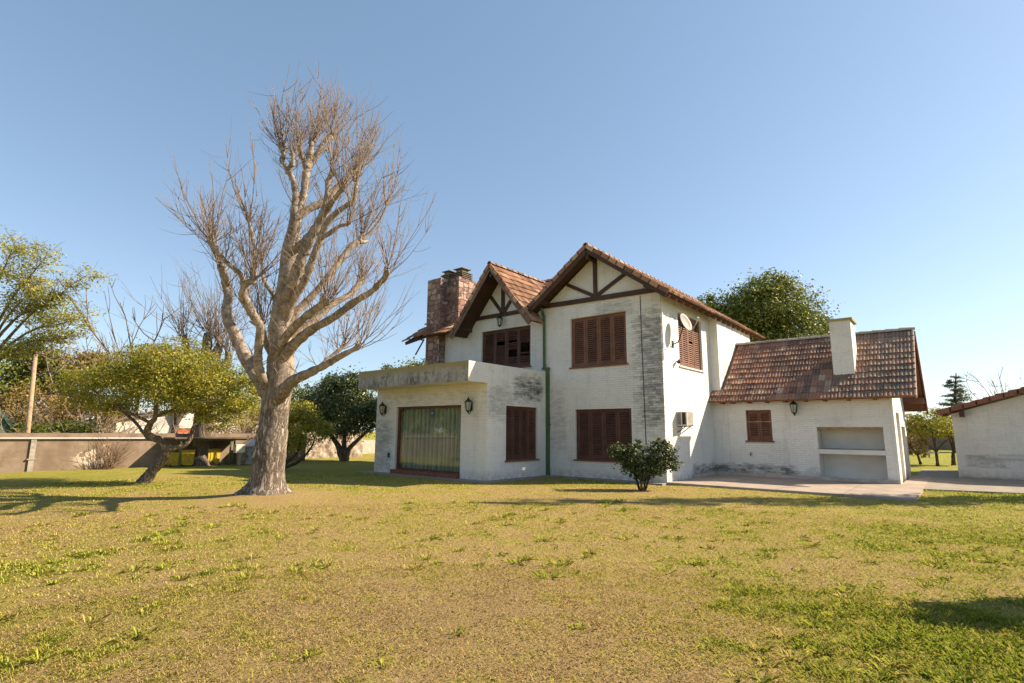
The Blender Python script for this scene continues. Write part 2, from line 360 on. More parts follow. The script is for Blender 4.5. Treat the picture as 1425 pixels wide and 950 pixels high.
c = g.ramp(lv, [(0, (.42, .29, .13)), (.25, (.48, .345, .14)), (.45, (.44, .345, .10)), (.68, (.36, .335, .056)), (1, (.30, .315, .042))])
c = g.mix(g.smooth(n2, .40, .60, .55, 0.0), c, (.11, .08, .032))
M['lawn'] = g.fin(c, .95, g.bump(g.add(n2, g.mul(n1, .8)), 1.0, .05), .1)
lawn = build_np('lawn', np.stack([XX.ravel(), YY.ravel(), ZZ.ravel()], -1), fq, M['lawn'], None, True)
at = lawn.data.attributes.new('lush', 'FLOAT', 'POINT'); at.data.foreach_set('value', lush(XX, YY).ravel().astype(np.float32))
tag(lawn, kind='structure')

def slab(name, poly, z0, z1, m):
    b = MB(); b.prism(poly, 'z', z0, z1); o = b.build(name, m); return tag(o, kind='structure')
slab('patio', [(.02, -.08), (6.42, -.06), (6.42, 9.6), (5.81, 9.6), (5.81, 4.55), (.02, 4.55)], -.2, .05, M['patio'])
slab('path', [(6.425, 3.3), (16, 5.9), (16, 10.2), (7.2, 9.92), (7.2, 15), (5.9, 15), (5.9, 9.61), (6.425, 9.61)], -.2, .042, M['apron'])
slab('apron', [(-11.1, -3.98), (-4.35, -3.98), (-4.35, -.42), (.015, -.42), (.015, .05), (-4.66, .05), (-4.66, -3.44), (-11.1, -3.44)], -.2, .025, M['apron'])

# ------------------------------------------------------------------ the house
H = thing('house', 'white painted brick house with two timbered gables and terracotta tiled roofs', 'house', (-4.0, 3.0, 0))
b = MB()
WA = [(-3.61, -1.30, 3.98, 5.84), (-3.45, -1.19, .64, 2.43), (-8.17, -5.52, 4.20, 5.85)]
b.wall('y', 0.0, .2, -10.43, -.2, 0, 6.36, WA)
b.wall('x', 0.0, -.2, 0.0, 4.56, 0, 6.36, [(1.45, 3.72, 3.95, 5.89)])
b.wall('x', .33, -.2, 4.56, 9.0, 0, 6.36); b.wall('y', 9.0, 8.8, -5.0, -.2, 0, 6.36); b.wall('x', -5.0, -4.8, 5.7, 8.8, 0, 6.36)
b.wall('y', 6.2, 6.0, -10.43, -5.0, 0, 6.3); b.wall('x', -10.43, -10.23, .2, 6.0, 0, 6.3)
b.prism([(-4.95, 6.36), (-.02, 6.36), (-2.485, 8.14)], 'y', .0, .2); b.prism([(-4.95, 6.36), (-.02, 6.36), (-2.485, 8.14)], 'y', 8.8, 9.0)
b.prism([(-8.47, 6.36), (-5.44, 6.36), (-6.957, 8.22)], 'y', .0, .2)
b.prism([(.2, 6.3), (6.0, 6.3), (3.1, 8.3)], 'x', -10.43, -10.23)
b.build('wall', M['wall'], H)

def cell_roof(b, P0, U, V, L, Wd, tile=.225, course=.37, seed=0, skip=None, lift=.05):
    """tiled slope: P0 lower corner, U along the eave, V up the slope, every tile with a rolled profile and a stepped lower edge"""
    rr = random.Random(seed); P0 = Vector(P0); U = Vector(U).normalized(); V = Vector(V).normalized(); N = U.cross(V).normalized()
    if N.z < 0: N = -N
    nc = max(1, round(Wd / course)); ch = Wd / nc; nt = max(1, round(L / tile)); tw = L / nt
    prof = [(0, .004), (.12, .026), (.30, .032), (.46, .010), (.58, .006), (.74, .028), (.90, .026), (1, .004)]
    for j in range(nc):
        drift = rr.random()
        for i in range(nt):
            if skip and skip((i + .5) * tw, (j + .5) * ch): continue
            b.r = min(1, max(0, rr.gauss(.42 + .18 * math.sin(i * .37 + drift * 6 + j * .9), .22)))
            sag = .014 * math.sin(i * .21 + seed) * math.sin(j * .5 + seed * 2); jl = rr.uniform(-.014, .014) + sag; jh = rr.uniform(-.007, .010) + sag; jr = rr.uniform(-.008, .008)
            lo = []; hi = []; lp = []
            for t, h in prof:
                q = P0 + U * ((i + t) * tw)
                lo.append(q + V * (j * ch - .04 + jl) + N * (h + lift + jh + jr * t)); hi.append(q + V * ((j + 1) * ch + .02) + N * (h + lift * .25)); lp.append(q + V * (j * ch - .035 + jl) + N * (lift * .15))
            k = len(prof)
            b.raw(lo + hi + lp, [(a, a + 1, k + a + 1, k + a) for a in range(k - 1)] + [(2 * k + a, 2 * k + a + 1, a + 1, a) for a in range(k - 1)]
                  + ([(0, k, 2 * k)] if i == 0 else []) + ([(k - 1, 2 * k + k - 1, 2 * k - 1)] if i == nt - 1 else []))
def deck(b, P0, U, V, L, Wd, th=.09, drop=.0):
    P0 = Vector(P0); U = Vector(U).normalized(); V = Vector(V).normalized(); N = U.cross(V).normalized()
    if N.z < 0: N = -N
    q = lambda d: [P0 + N * d, P0 + U * L + N * d, P0 + U * L + V * Wd + N * d, P0 + V * Wd + N * d]
    b.hexa(q(-th), q(-.002))
def ridge(b, A, B_, r=.10, tile=.40, seed=3):
    rr = random.Random(seed); A = Vector(A); B_ = Vector(B_); d = (B_ - A); n = max(1, round(d.length / tile)); L = d.length; d.normalize()
    sd_ = d.cross(Vector((0, 0, 1))).normalized(); up = sd_.cross(d)
    for i in range(n):
        b.r = min(1, max(0, rr.gauss(.5, .22))); p0 = A + d * (i * L / n - .02); p1 = A + d * ((i + 1) * L / n + .03); r0 = r + .022; r1 = r * .92
        ring = lambda p, q: [p + sd_ * q * math.cos(math.pi * k / 6) + up * (q * math.sin(math.pi * k / 6) - .03) for k in range(7)]
        a_ = ring(p0, r0); c_ = ring(p1, r1); e_ = ring(p0, r0 - .03)
        b.raw(a_ + c_ + e_, [(k, k + 1, 8 + k, 7 + k) for k in range(6)] + [(14 + k, 15 + k, k + 1, k) for k in range(6)])

# main gable roof (ridge front to back)
sl = math.hypot(3.0, 3.0 * .715); k = .715
V_r = (-1, 0, k); V_l = (1, 0, k); zr = 8.30
rf = MB(); cell_roof(rf, (.52, -.6, zr - k * 3.02), (0, 1, 0), V_r, 11.3, math.hypot(3.02, 3.02 * k), seed=1, lift=.06)
cell_roof(rf, (-5.40, -.6, zr - k * 2.90), (0, 1, 0), V_l, 11.3, math.hypot(2.9, 2.9 * k), seed=2)
roof_m = rf.build('roof', M['tile'], H)
b = MB(); ridge(b, (-2.5, -.64, zr + .06), (-2.5, 10.7, zr + .06)); b.build('ridge_tile', M['tile'], roof_m)
b = MB(); deck(b, (.50, -.58, zr - k * 3.0), (0, 1, 0), V_r, 11.26, math.hypot(3.0, 3 * k)); deck(b, (-5.38, -.58, zr - k * 2.88), (0, 1, 0), V_l, 11.26, math.hypot(2.88, 2.88 * k)); b.build('soffit', M['wood'], roof_m)
def bargeboard(a, c_, y, mat, h=.24, t=.05):
    b = MB(); a = Vector(a); c_ = Vector(c_); b.beam((a.x, y, a.z), (c_.x, y, c_.z), t, h); return b.build('barge_board', mat, roof_m)
bargeboard((-2.46, 0, zr - .12), (.50, 0, zr - k * 2.96 - .13), -.605, M['wood'])
bargeboard((-2.54, 0, zr - .12), (-5.40, 0, zr - k * 2.88 - .14), -.605, M['wood'], .28)
def eave_rafters(parent, xs, fn, mat):
    for q in xs: b = MB(); a, c_ = fn(q); b.beam(a, c_, .07, .11); b.build('rafter', mat, parent)
eave_rafters(roof_m, [-.3 + .62 * i for i in range(18)], lambda q: ((-.15, q, zr - k * 2.35 - .15), (.46, q, zr - k * 2.96 - .15)), M['rafter'])
for q_ in ((-4.7, -4.56, -.58, -.002, 6.50, 6.66), (-.32, -.18, -.58, -.002, 6.42, 6.58), (-2.56, -2.42, -.58, -.002, 7.86, 8.02)): MB().box(*q_).build('purlin_end', M['wood'], roof_m)

def verge(parent, mat, a, c_, y, n, seed):
    rr = random.Random(seed); a = Vector(a); c_ = Vector(c_); d = (c_ - a) / n; u = d.normalized(); nn = Vector((-u.z, 0, u.x)); nn = nn if nn.z > 0 else -nn; b = MB()
    for i in range(n):
        b.r = rr.random(); p0 = a + d * i - u * .03; p1 = a + d * (i + 1) + u * .01; j = rr.uniform(-.012, .012)
        q = lambda yy: [(p0 + nn * (-.075 + j)).to_tuple()[:1] + (yy, (p0 + nn * (-.075 + j)).z), (p1.x - nn.x * .075, yy, p1.z - nn.z * .075), (p1.x + nn.x * .055, yy, p1.z + nn.z * .055), ((p0 + nn * (.09 + j)).x, yy, (p0 + nn * (.09 + j)).z)]
        b.hexa(q(y - .035), q(y))
    b.build('verge_tile', mat, parent)
verge(roof_m, M['tile'], (.54, 0, zr - k * 3.04), (-2.47, 0, zr + .02), -.632, 10, 1); verge(roof_m, M['oldtile'], (-5.42, 0, zr - k * 2.92), (-2.53, 0, zr + .02), -.632, 10, 2)

# small gable roof
kd = 1.235; zd = 8.42; xd = -6.957
rf = MB(); hd = 2.08
cell_roof(rf, (xd + hd, -.88, zd - kd * hd), (0, 1, 0), (-1, 0, kd), 3.95, math.hypot(hd, hd * kd), seed=4)
cell_roof(rf, (xd - hd - .12, -.88, zd - kd * (hd + .12)), (0, 1, 0), (1, 0, kd), 3.95, math.hypot(hd + .12, (hd + .12) * kd), seed=5)
roof_d = rf.build('roof', M['tile'], H)
b = MB(); ridge(b, (xd, -.92, zd + .07), (xd, 3.1, zd + .07), .09, .36, 5); b.build('ridge_tile', M['tile'], roof_d)
b = MB(); deck(b, (xd + hd - .02, -.86, zd - kd * (hd - .02)), (0, 1, 0), (-1, 0, kd), 3.9, math.hypot(hd - .02, (hd - .02) * kd)); deck(b, (xd - hd - .1, -.86, zd - kd * (hd + .1)), (0, 1, 0), (1, 0, kd), 3.9, math.hypot(hd + .1, (hd + .1) * kd)); b.build('soffit', M['wood'], roof_d)
for sgn, hh in ((1, hd), (-1, hd + .12)):
    b = MB(); b.beam((xd + sgn * .05, -.885, zd - .16), (xd + sgn * hh, -.885, zd - kd * hh - .15), .05, .20); b.build('barge_board', M['barge'], roof_d)
for q_ in ((xd - .06, xd + .06, -.86, -.002, 7.90, 8.04), (xd - 1.9, xd - 1.78, -.86, -.002, 5.90, 6.06)): MB().box(*q_).build('purlin_end', M['wood'], roof_d)

verge(roof_d, M['oldtile'], (xd - hd - .14, 0, zd - kd * (hd + .14)), (xd - .02, 0, zd), -.912, 10, 3); verge(roof_d, M['tile'], (xd + hd + .02, 0, zd - kd * (hd + .02)), (xd + .02, 0, zd), -.912, 10, 4)

# long roof behind, with eave to the front
kl = .70; Wl = 3.75
rf = MB(); Ls = math.hypot(Wl, Wl * kl)
cell_roof(rf, (-11.2, -.62, 5.93), (1, 0, 0), (0, 1, kl), 7.6, Ls, seed=6, skip=lambda u, v: u > 2.05 and v < 1.15)
cell_roof(rf, (-12.55, .62, 5.93 + 1.24 * kl), (1, 0, 0), (0, 1, kl), 1.35, Ls - math.hypot(1.24, 1.24 * kl), seed=66)
cell_roof(rf, (-12.55, 3.1 + 3.75, 5.93), (1, 0, 0), (0, -1, kl), 7.6, Ls, seed=7)
roof_l = rf.build('roof', M['tile'], H)
b = MB(); ridge(b, (-12.6, 3.12, 5.93 + Wl * kl + .06), (-3.6, 3.12, 5.93 + Wl * kl + .06), .1, .4, 8); b.build('ridge_tile', M['tile'], roof_l)
b = MB(); deck(b, (-11.2, -.6, 5.94), (1, 0, 0), (0, 1, kl), 2.05, Ls); deck(b, (-9.14, .35, 5.94 + .95 * kl), (1, 0, 0), (0, 1, kl), 5.5, Ls - 1.16); deck(b, (-12.5, 6.8, 5.95), (1, 0, 0), (0, -1, kl), 8.8, Ls); deck(b, (-12.5, .66, 5.95 + 1.26 * kl), (1, 0, 0), (0, 1, kl), 1.3, Ls - 1.5); b.build('soffit', M['wood'], roof_l)
rf = MB()                                                       # the loose corner, sagging to the left
cell_roof(rf, (-12.75, -.60, 5.80), (1, 0, .13), (.03, 1, .66), 1.5, 1.55, seed=9, skip=lambda u, v: v < .3 and .55 < u < .8)
br = rf.build('sagging_eave', M['tile'], H); tag(br, 'sagging broken tiles left of the stone chimney')
b = MB(); deck(b, (-12.7, -.5, 5.78), (1, 0, .13), (.03, 1, .66), 1.4, 1.4, .06); b.beam((-12.6, -.52, 5.70), (-11.35, -.40, 5.92), .07, .1); b.beam((-11.55, -.3, 5.84), (-11.95, -.45, 5.12), .05, .05); b.beam((-11.6, -.42, 5.80), (-11.4, -.52, 5.76), .05, .05); b.build('broken_rafter', M['wood'], br)

# gable timbers
def beam_part(name, a, c_, w=.07, h=.16, y=-.025):
    b = MB(); b.beam((a[0], y, a[1]), (c_[0], y, c_[1]), w, h, (0, 0, 1) if abs(c_[0] - a[0]) > .01 else (1, 0, 0)); return b.build(name, M['wood'], H)
beam_part('tie_beam', (-4.95, 6.50), (-.12, 6.42), .09, .17, -.035)
beam_part('king_post', (-2.485, 6.55), (-2.485, 8.05), .07, .15, -.031)
beam_part('brace', (-2.52, 6.56), (-3.72, 7.20), .06, .13, -.027); beam_part('brace', (-2.45, 6.56), (-1.24, 7.20), .06, .13, -.027)
beam_part('tie_beam', (-8.45, 6.46), (-5.50, 6.46), .09, .16, -.035)
beam_part('king_post', (xd, 6.52), (xd, 8.2), .07, .16, -.031)
beam_part('brace', (xd - .05, 6.55), (-7.66, 7.34), .06, .14, -.027); beam_part('brace', (xd + .05, 6.55), (-6.25, 7.34), .06, .14, -.027)

# windows with louvred shutters. frame: (axis, plane, direction inward)
def shutter_set(ax, plane, inw, a0, a1, z0, z1, n, mat, broken=(), sill=None, sillm=None, label=None):
    P = (lambda a, d, z: (plane + inw * d, a, z)) if ax == 'x' else (lambda a, d, z: (a, plane + inw * d, z))
    def bx(b, p0, p1, d0, d1, q0, q1):
        A = P(p0, d0, q0); B_ = P(p1, d1, q1); b.box(min(A[0], B_[0]), max(A[0], B_[0]), min(A[1], B_[1]), max(A[1], B_[1]), q0, q1)
    b = MB(); f = .04
    for p0, p1, q0, q1 in ((a0, a0 + f, z0, z1), (a1 - f, a1, z0, z1), (a0 + f, a1 - f, z1 - f, z1), (a0 + f, a1 - f, z0, z0 + f)): bx(b, p0, p1, .085, .16, q0, q1)
    wf = b.build('window', mat, H)
    if label: tag(wf, label)
    wd = (a1 - a0 - 2 * f) / n
    for i in range(n):
        b = MB(); l = a0 + f + i * wd + .004; r = l + wd - .008; st = min(.085, wd * .17); jit = random.uniform(-.008, .008)
        d0, d1 = .10 + jit, .135 + jit; lo = z0 + f + .004; hi = z1 - f - .004
        bx(b, l, l + st, d0, d1, lo, hi); bx(b, r - st, r, d0, d1, lo, hi); bx(b, l + st, r - st, d0, d1, hi - .08, hi); bx(b, l + st, r - st, d0, d1, lo, lo + .10)
        h0 = lo + .10; ns = int((hi - .08 - h0) / .074)
        for s_ in range(ns):
            zz = h0 + (s_ + .5) * (hi - .08 - h0) / ns
            if any(bi == i and c0 < (zz - lo) / (hi - lo) < c1 for bi, c0, c1 in broken) and random.random() < .8: continue
            tl = random.uniform(.010, .016); zl = zz + random.uniform(-.004, .004); zr_ = zz + random.uniform(-.004, .004)
            q = lambda a, zc: [P(a, d0 - .012, zc - .028), P(a, d0 - .004, zc - .034), P(a, d1 + .004, zc + .026), P(a, d1 - .004, zc + .032)]
            b.hexa(q(l + st, zl), q(r - st, zr_))
        o = b.build('shutter', mat, wf)
    if sill:
        b = MB(); bx(b, a0 - .06, a1 + .06, -.05, .085, z0 - .05, z0 + .004); b.build('sill', sillm or M['terracotta'], wf)
    return wf
shutter_set('y', 0, 1, -3.61, -1.30, 3.98, 5.84, 4, M['shutter'], (), True, M['shutter'], 'four-leaf shuttered window under the large gable')
shutter_set('y', 0, 1, -3.45, -1.19, .64, 2.43, 4, M['shutterdark'], (), True, None, 'four-leaf shuttered window behind the round bush')
shutter_set('y', 0, 1, -8.17, -5.52, 4.20, 5.85, 4, M['shutterdark'], ((1, .62, .72), (2, .25, .45), (2, .66, .72), (3, .26, .62)), True, None, 'damaged shutters with broken louvres under the small gable')
shutter_set('x', 0, -1, 1.45, 3.72, 3.95, 5.89, 4, M['shutter'], ((2, .5, .55),), True, M['plaster'], 'sunlit shuttered window behind the satellite dish')
b = MB(); b.box(-10.2, -.25, 5.9, 5.98, 0, 6.2); b.build('inner_wall', M['wood'], H)

# flat-roofed sun room
XS, YS, XW = -4.69, -3.454, -10.65
b = MB()
b.wall('x', XS, XS - .2, YS, 0, 0, 3.22, [(-2.46, -.64, .63, 2.50)])
b.wall('y', YS, YS + .2, XW + .2, XS - .2, 0, 3.22, [(-9.40, -5.90, .0, 2.52)])
b.wall('x', XW, XW + .2, YS, 0, 0, 3.22)
b.build('sun_room_wall', M['wall'], H)
b = MB(); b.cur = 0
x0, x1, y0, y1, z0, z1 = XW - .02, XS, -4.373, -.002, 3.22, 3.885
b.face((x0, y0, z0), (x1, y0, z0), (x1, y0, z1), (x0, y0, z1)); b.face((x0, y1, z0), (x0, y0, z0), (x0, y0, z1), (x0, y1, z1)); b.face((x0, y0, z1), (x1, y0, z1), (x1, y1, z1), (x0, y1, z1))
b.cur = 1; b.face((x1, y0, z0), (x1, y1, z0), (x1, y1, z1), (x1, y0, z1)); b.cur = 2; b.face((x0, y1, z0), (x1, y1, z0), (x1, y0, z0), (x0, y0, z0)); b.cur = 0; b.face((x1, y1, z0), (x0, y1, z0), (x0, y1, z1), (x1, y1, z1))
b.build('flat_roof', [M['concrete'], M['wall'], M['plaster']], H)
shutter_set('x', XS, -1, -2.46, -.64, .63, 2.50, 4, M['shutterdark'], (), True, None, 'dark shuttered window on the shaded side of the sun room')
b = MB(); fy0, fy1 = YS + .09, YS + .16
b.box(-9.40, -9.28, fy0, fy1, .17, 2.52); b.box(-5.97, -5.90, fy0, fy1, .17, 2.52); b.box(-9.28, -5.97, fy0, fy1, 2.43, 2.52); b.box(-9.28, -5.97, fy0, fy1, .17, .23)
gd = b.build('glass_door', M['shutterdark'], H)
b = MB(); b.box(-9.28, -5.97, YS + .115, YS + .125, .23, 2.43); b.build('pane', M['glass'], gd)
xs_ = np.linspace(-9.36, -5.92, 420); ph = np.cumsum(.14 + .20 * (fbm(xs_ * 1.6, xs_ * 0, 5, 3)))
yc = YS + .30 - .07 + .24 * (1 - np.abs(np.sin(ph * .50))) ** 1.6 + .03 * np.sin(ph * .31 + 1); zz_ = [.2, 1.0, 1.8, 2.6]
cv = np.concatenate([np.stack([xs_, YS + .30 + (yc - YS - .30) * (1.15 - .18 * i), np.full_like(xs_, zc)], -1) for i, zc in enumerate(zz_)])
nn = len(xs_); cf = np.array([[i * nn + j, i * nn + j + 1, (i + 1) * nn + j + 1, (i + 1) * nn + j] for i in range(3) for j in range(nn - 1)])
build_np('curtain', cv, cf, M['curtain'], gd, True)
b = MB(); b.box(-9.50, -5.93, YS - .12, YS + .16, .0, .17); b.build('threshold', M['terracotta'], gd)
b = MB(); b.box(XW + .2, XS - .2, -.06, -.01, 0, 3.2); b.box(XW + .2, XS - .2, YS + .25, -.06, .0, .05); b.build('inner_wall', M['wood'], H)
b = MB(); b.lathe((-7.49, YS + .11, 2.25), [(.105, -.002), (.105, .002)], 8); b.v = [(v[0], YS + .108 + (v[2] - 2.25) * .4, 2.25 + (v[1] - (YS + .11)) * 1.05 + (.0)) for v in b.v]
b.prism([(-7.55, 2.18), (-7.43, 2.18), (-7.49, 2.06)], 'y', YS + .1075, YS + .1090)
st = b.build('sticker', plain('blue_sticker', (.015, .08, .14), .4, .1), gd); tag(st, 'blue octagonal alarm sticker with white lettering')
tc = bpy.data.curves.new('sticker_text', 'FONT'); tc.body = 'ADT'; tc.size = .085; tc.align_x = 'CENTER'; tc.align_y = 'CENTER'; tc.extrude = .0006
to = bpy.data.objects.new('sticker_text', tc); COL.objects.link(to); to.rotation_euler = (R(90), 0, 0); to.location = (-7.49, YS + .104, 2.25)
bpy.context.view_layer.update()
tm = bpy.data.meshes.new_from_object(to.evaluated_get(bpy.context.evaluated_depsgraph_get())); mw = to.matrix_world.copy(); bpy.data.objects.remove(to)
tm.transform(Matrix.Translation(-wloc(st)) @ mw); tm.materials.clear(); tm.materials.append(M['plaster']); tobj = bpy.data.objects.new('lettering', tm); COL.objects.link(tobj); tobj.parent = gd; tm.transform(Matrix.Translation(wloc(st) - wloc(gd)))
b = MB(); b.lathe((-9.74, YS - .01, .70), [(.05, -.02), (.06, 0), (.05, .05)], 8); b.box(-9.77, -9.71, YS - .05, YS + .01, .60, .78); b.build('outlet_box', plain('blue_black_plastic', (.02, .035, .07), .5), H)

# stone chimney with two stacks
b = MB(); cx0, cx1, cf0, cf1 = -11.33, -10.44, -.376, .60
b.box(cx0, cx1, cf0, cf1, 0, 8.62); b.box(cx1 + .003, -9.73, .10, 1.25, 6.2, 8.66); b.box(cx0, cx1 - .003, cf1 + .003, 1.25, 6.4, 8.6)
ch = b.build('stone_chimney', M['stone'], H)
for (px, py, s_, zb) in ((-10.72, .42, .30, 8.63), (-10.06, .62, .36, 8.67)):
    b = MB()
    for i in range(4): b.box(px - s_, px + s_, py - s_, py + s_, zb + i * .085, zb + i * .085 + .03); b.box(px - s_ * .75, px + s_ * .75, py - s_ * .75, py + s_ * .75, zb + i * .085 + .03, zb + i * .085 + .085)
    b.box(px - s_ * .55, px + s_ * .55, py - s_ * .55, py + s_ * .55, zb + .34, zb + .46); b.box(px - s_ * .85, px + s_ * .85, py - s_ * .85, py + s_ * .85, zb + .46, zb + .49)
    b.build('flue_cap', plain('flue_cap_slate', (.17, .135, .10), .8, .4), ch)

# downpipe, cable, apron
b = MB(); b.tube([(-4.62, -.45, 6.28), (-4.70, -.30, 6.20), (-4.80, -.085, 6.08), (-4.80, -.075, 5.9), (-4.79, -.075, 4.0)], .055, 10)
b.box(-4.70, -4.58, -.13, -.01, .03, 4.0); b.box(-4.74, -4.54, -.14, -.006, 1.85, 1.90); b.box(-4.86, -4.56, -.145, -.005, 3.98, 4.06); b.build('downpipe', M['green'], H)
b = MB(); b.tube([(-.72, -.012, 6.3), (-.72, -.012, 5.0), (-.70, -.012, 3.2), (-.68, -.012, 1.2)], .012, 6); b.build('wall_cable', M['darkmetal'], H)
b = MB(); b.box(.0, .03, .05, .09, 4.0, 6.2); b.box(0, .05, .45, .55, 5.6, 5.62); b.build('conduit', M['plaster'], H)

# ------------------------------------------------------------------ barbecue wing (part of the house)
KX, KY, KB = 5.80, 4.563, 9.2
b = MB()
b.wall('y', KY, KY + .2, .33, KX - .2, 0, 2.95, [(1.214, 2.108, 1.343, 2.469), (3.558, 5.478, .10, 1.843)])
b.wall('y', KY, KY + .2, .0, .33, 0, 2.95)
b.wall('x', KX, KX - .2, KY, KB, 0, 2.95, [(5.35, 6.55, .0, 2.35), (7.05, 8.6, .0, 1.9)])
b.wall('y', KB, KB - .2, .33, KX - .2, 0, 2.9)
b.prism([(KY, 2.95), (KB, 2.95), (6.88, 5.08)], 'x', KX - .2, KX)
b.build('wing_wall', M['wall'], H)
b = MB(); b.box(KX - .35, KX - .28, 5.2, 6.7, 0, 2.5); b.box(KX - .35, KX - .28, 6.9, 8.8, 0, 2.1); b.build('recess_panel', plain('cream_panel', (.62, .53, .43), .85, .08), H)
b = MB(); gx0, gx1 = 3.558, 5.478
b.box(gx0 - .05, gx1 + .05, KY + .75, KY + .8, 0, 1.95); b.box(gx0 - .05, gx0, KY + .2, KY + .75, 0, 1.95); b.box(gx1, gx1 + .05, KY + .2, KY + .75, 0, 1.95); b.box(gx0, gx1, KY + .2, KY + .75, 1.845, 1.95); b.box(gx0, gx1, KY + .2, KY + .75, 0, .098)
gr = b.build('barbecue_niche', M['plaster'], H)
b = MB(); b.box(gx0 - .03, gx1 + .02, KY - .025, KY + .74, .935, 1.085); b.build('shelf', M['plaster'], gr)
b = MB(); b.box(gx0 - .04, gx1 - .04, KY - .03, KY + .70, 1.088, 1.108); b.build('slab', M['apron'], gr)
xsw = np.linspace(gx0 + .1, gx1 - .02, 40); b = MB()
for i in range(39):
    za = 1.80 - .035 * math.sin((i / 39) * math.pi * 3.2) ** 2 - .01; zb2 = 1.80 - .035 * math.sin(((i + 1) / 39) * math.pi * 3.2) ** 2 - .01
    b.hexa([(xsw[i], KY + .02, za), (xsw[i + 1], KY + .02, zb2), (xsw[i + 1], KY + .02, 1.842), (xsw[i], KY + .02, 1.842)], [(xsw[i], KY + .03, za), (xsw[i + 1], KY + .03, zb2), (xsw[i + 1], KY + .03, 1.842), (xsw[i], KY + .03, 1.842)])
b.box(gx0 + .02, gx0 + .09, KY + .02, KY + .08, 1.74, 1.84); b.build('rolled_blind', plain('ochre_canvas', (.30, .19, .09), .9), gr)
shutter_set('y', KY, 1, 1.214, 2.108, 1.343, 2.469, 2, M['shutter'], (), True, None, 'small two-leaf shuttered window of the barbecue wing')
b = MB()
for i in range(10): b.box(.03 + i * .575, .03 + i * .575 + .57, KY - .045, KY - .001, .05, .17 - .012 * (i % 3 == 1))
for i in range(4): b.box(.001, .04, 2.2 + i * .58, 2.2 + i * .58 + .57, .05, .165)
b.build('plinth', M['plinth'], H)
kw = .893; ey, ez, ry, rz = 4.10, 2.80, 6.90, 5.30
rf = MB(); Lw = math.hypot(ry - ey, rz - ez)
cell_roof(rf, (.02, ey, ez), (1, 0, 0), (0, 1, kw), 6.47, Lw, .215, .345, seed=11, skip=lambda u, v: (u < .34 and v > .70))
cell_roof(rf, (.34, 10.0, rz - kw * 3.1), (1, 0, 0), (0, -1, kw), 6.15, math.hypot(3.1, 3.1 * kw), .215, .36, seed=12)
roof_w = rf.build('wing_roof', M['oldtile'], H)
b = MB(); ridge(b, (.34, ry, rz + .05), (6.5, ry, rz + .05), .10, .42, 13); b.build('ridge_tile', tile_mat('pale_ridge_tile', [(0, (.25, .19, .14)), (1, (.48, .42, .34))], .4, .5), roof_w)
b = MB(); deck(b, (.36, ey + .02, ez + .018), (1, 0, 0), (0, 1, kw), 6.08, Lw - .02); deck(b, (.36, 9.95, rz - kw * 3.05), (1, 0, 0), (0, -1, kw), 6.08, math.hypot(3.05, 3.05 * kw)); b.box(.02, .36, ey + .05, KY - .003, ez + .02, ez + .06); b.build('soffit', M['rafter'], roof_w)
b = MB(); b.beam((6.47, ey + .03, ez - .02), (6.47, ry, rz - .03), .035, .10); b.build('barge_board', M['plaster'], roof_w)
b = MB(); b.beam((6.50, 9.98, rz - kw * 3.08 - .05), (6.50, ry + .05, rz - .10), .05, .24); b.build('barge_board', M['rafter'], roof_w)
for q_ in ((5.82, 6.46, 4.72, 4.88, 3.02, 3.18), (5.82, 6.46, 9.05, 9.25, 2.78, 3.0)): MB().box(*q_).build('purlin_end', M['rafter'], roof_w)
for i, xq in enumerate([.45, .83, 1.42, 2.05, 2.66, 3.32, 3.92, 4.62, 5.36]):
    b = MB(); b.box(xq - .04, xq + .04, ey + .07, KY - .002, ez - .085, ez + .01); b.build('rafter', M['rafter'], roof_w)
b = MB(); b.box(4.15, 4.80, 5.02, 6.05, 3.5, 5.58); wc = b.build('wing_chimney', M['wall'], H)
b = MB(); b.box(4.09, 4.87, 4.96, 6.12, 5.58, 5.665); b.build('chimney_cap', M['concrete'], wc)
# rear lean-to seen left of the sun room
b = MB(); cell_roof(b, (-13.6, 1.2, 2.25), (1, 0, 0), (0, 1, .5), 2.9, 2.2, seed=17); o = b.build('lean_to_roof', M['oldtile'], H)
b = MB(); deck(b, (-13.6, 1.22, 2.25), (1, 0, 0), (0, 1, .5), 2.85, 2.2); b.box(-13.4, -10.6, 2.9, 3.1, 0, 2.9); b.build('lean_to_wall', M['wood'], o)

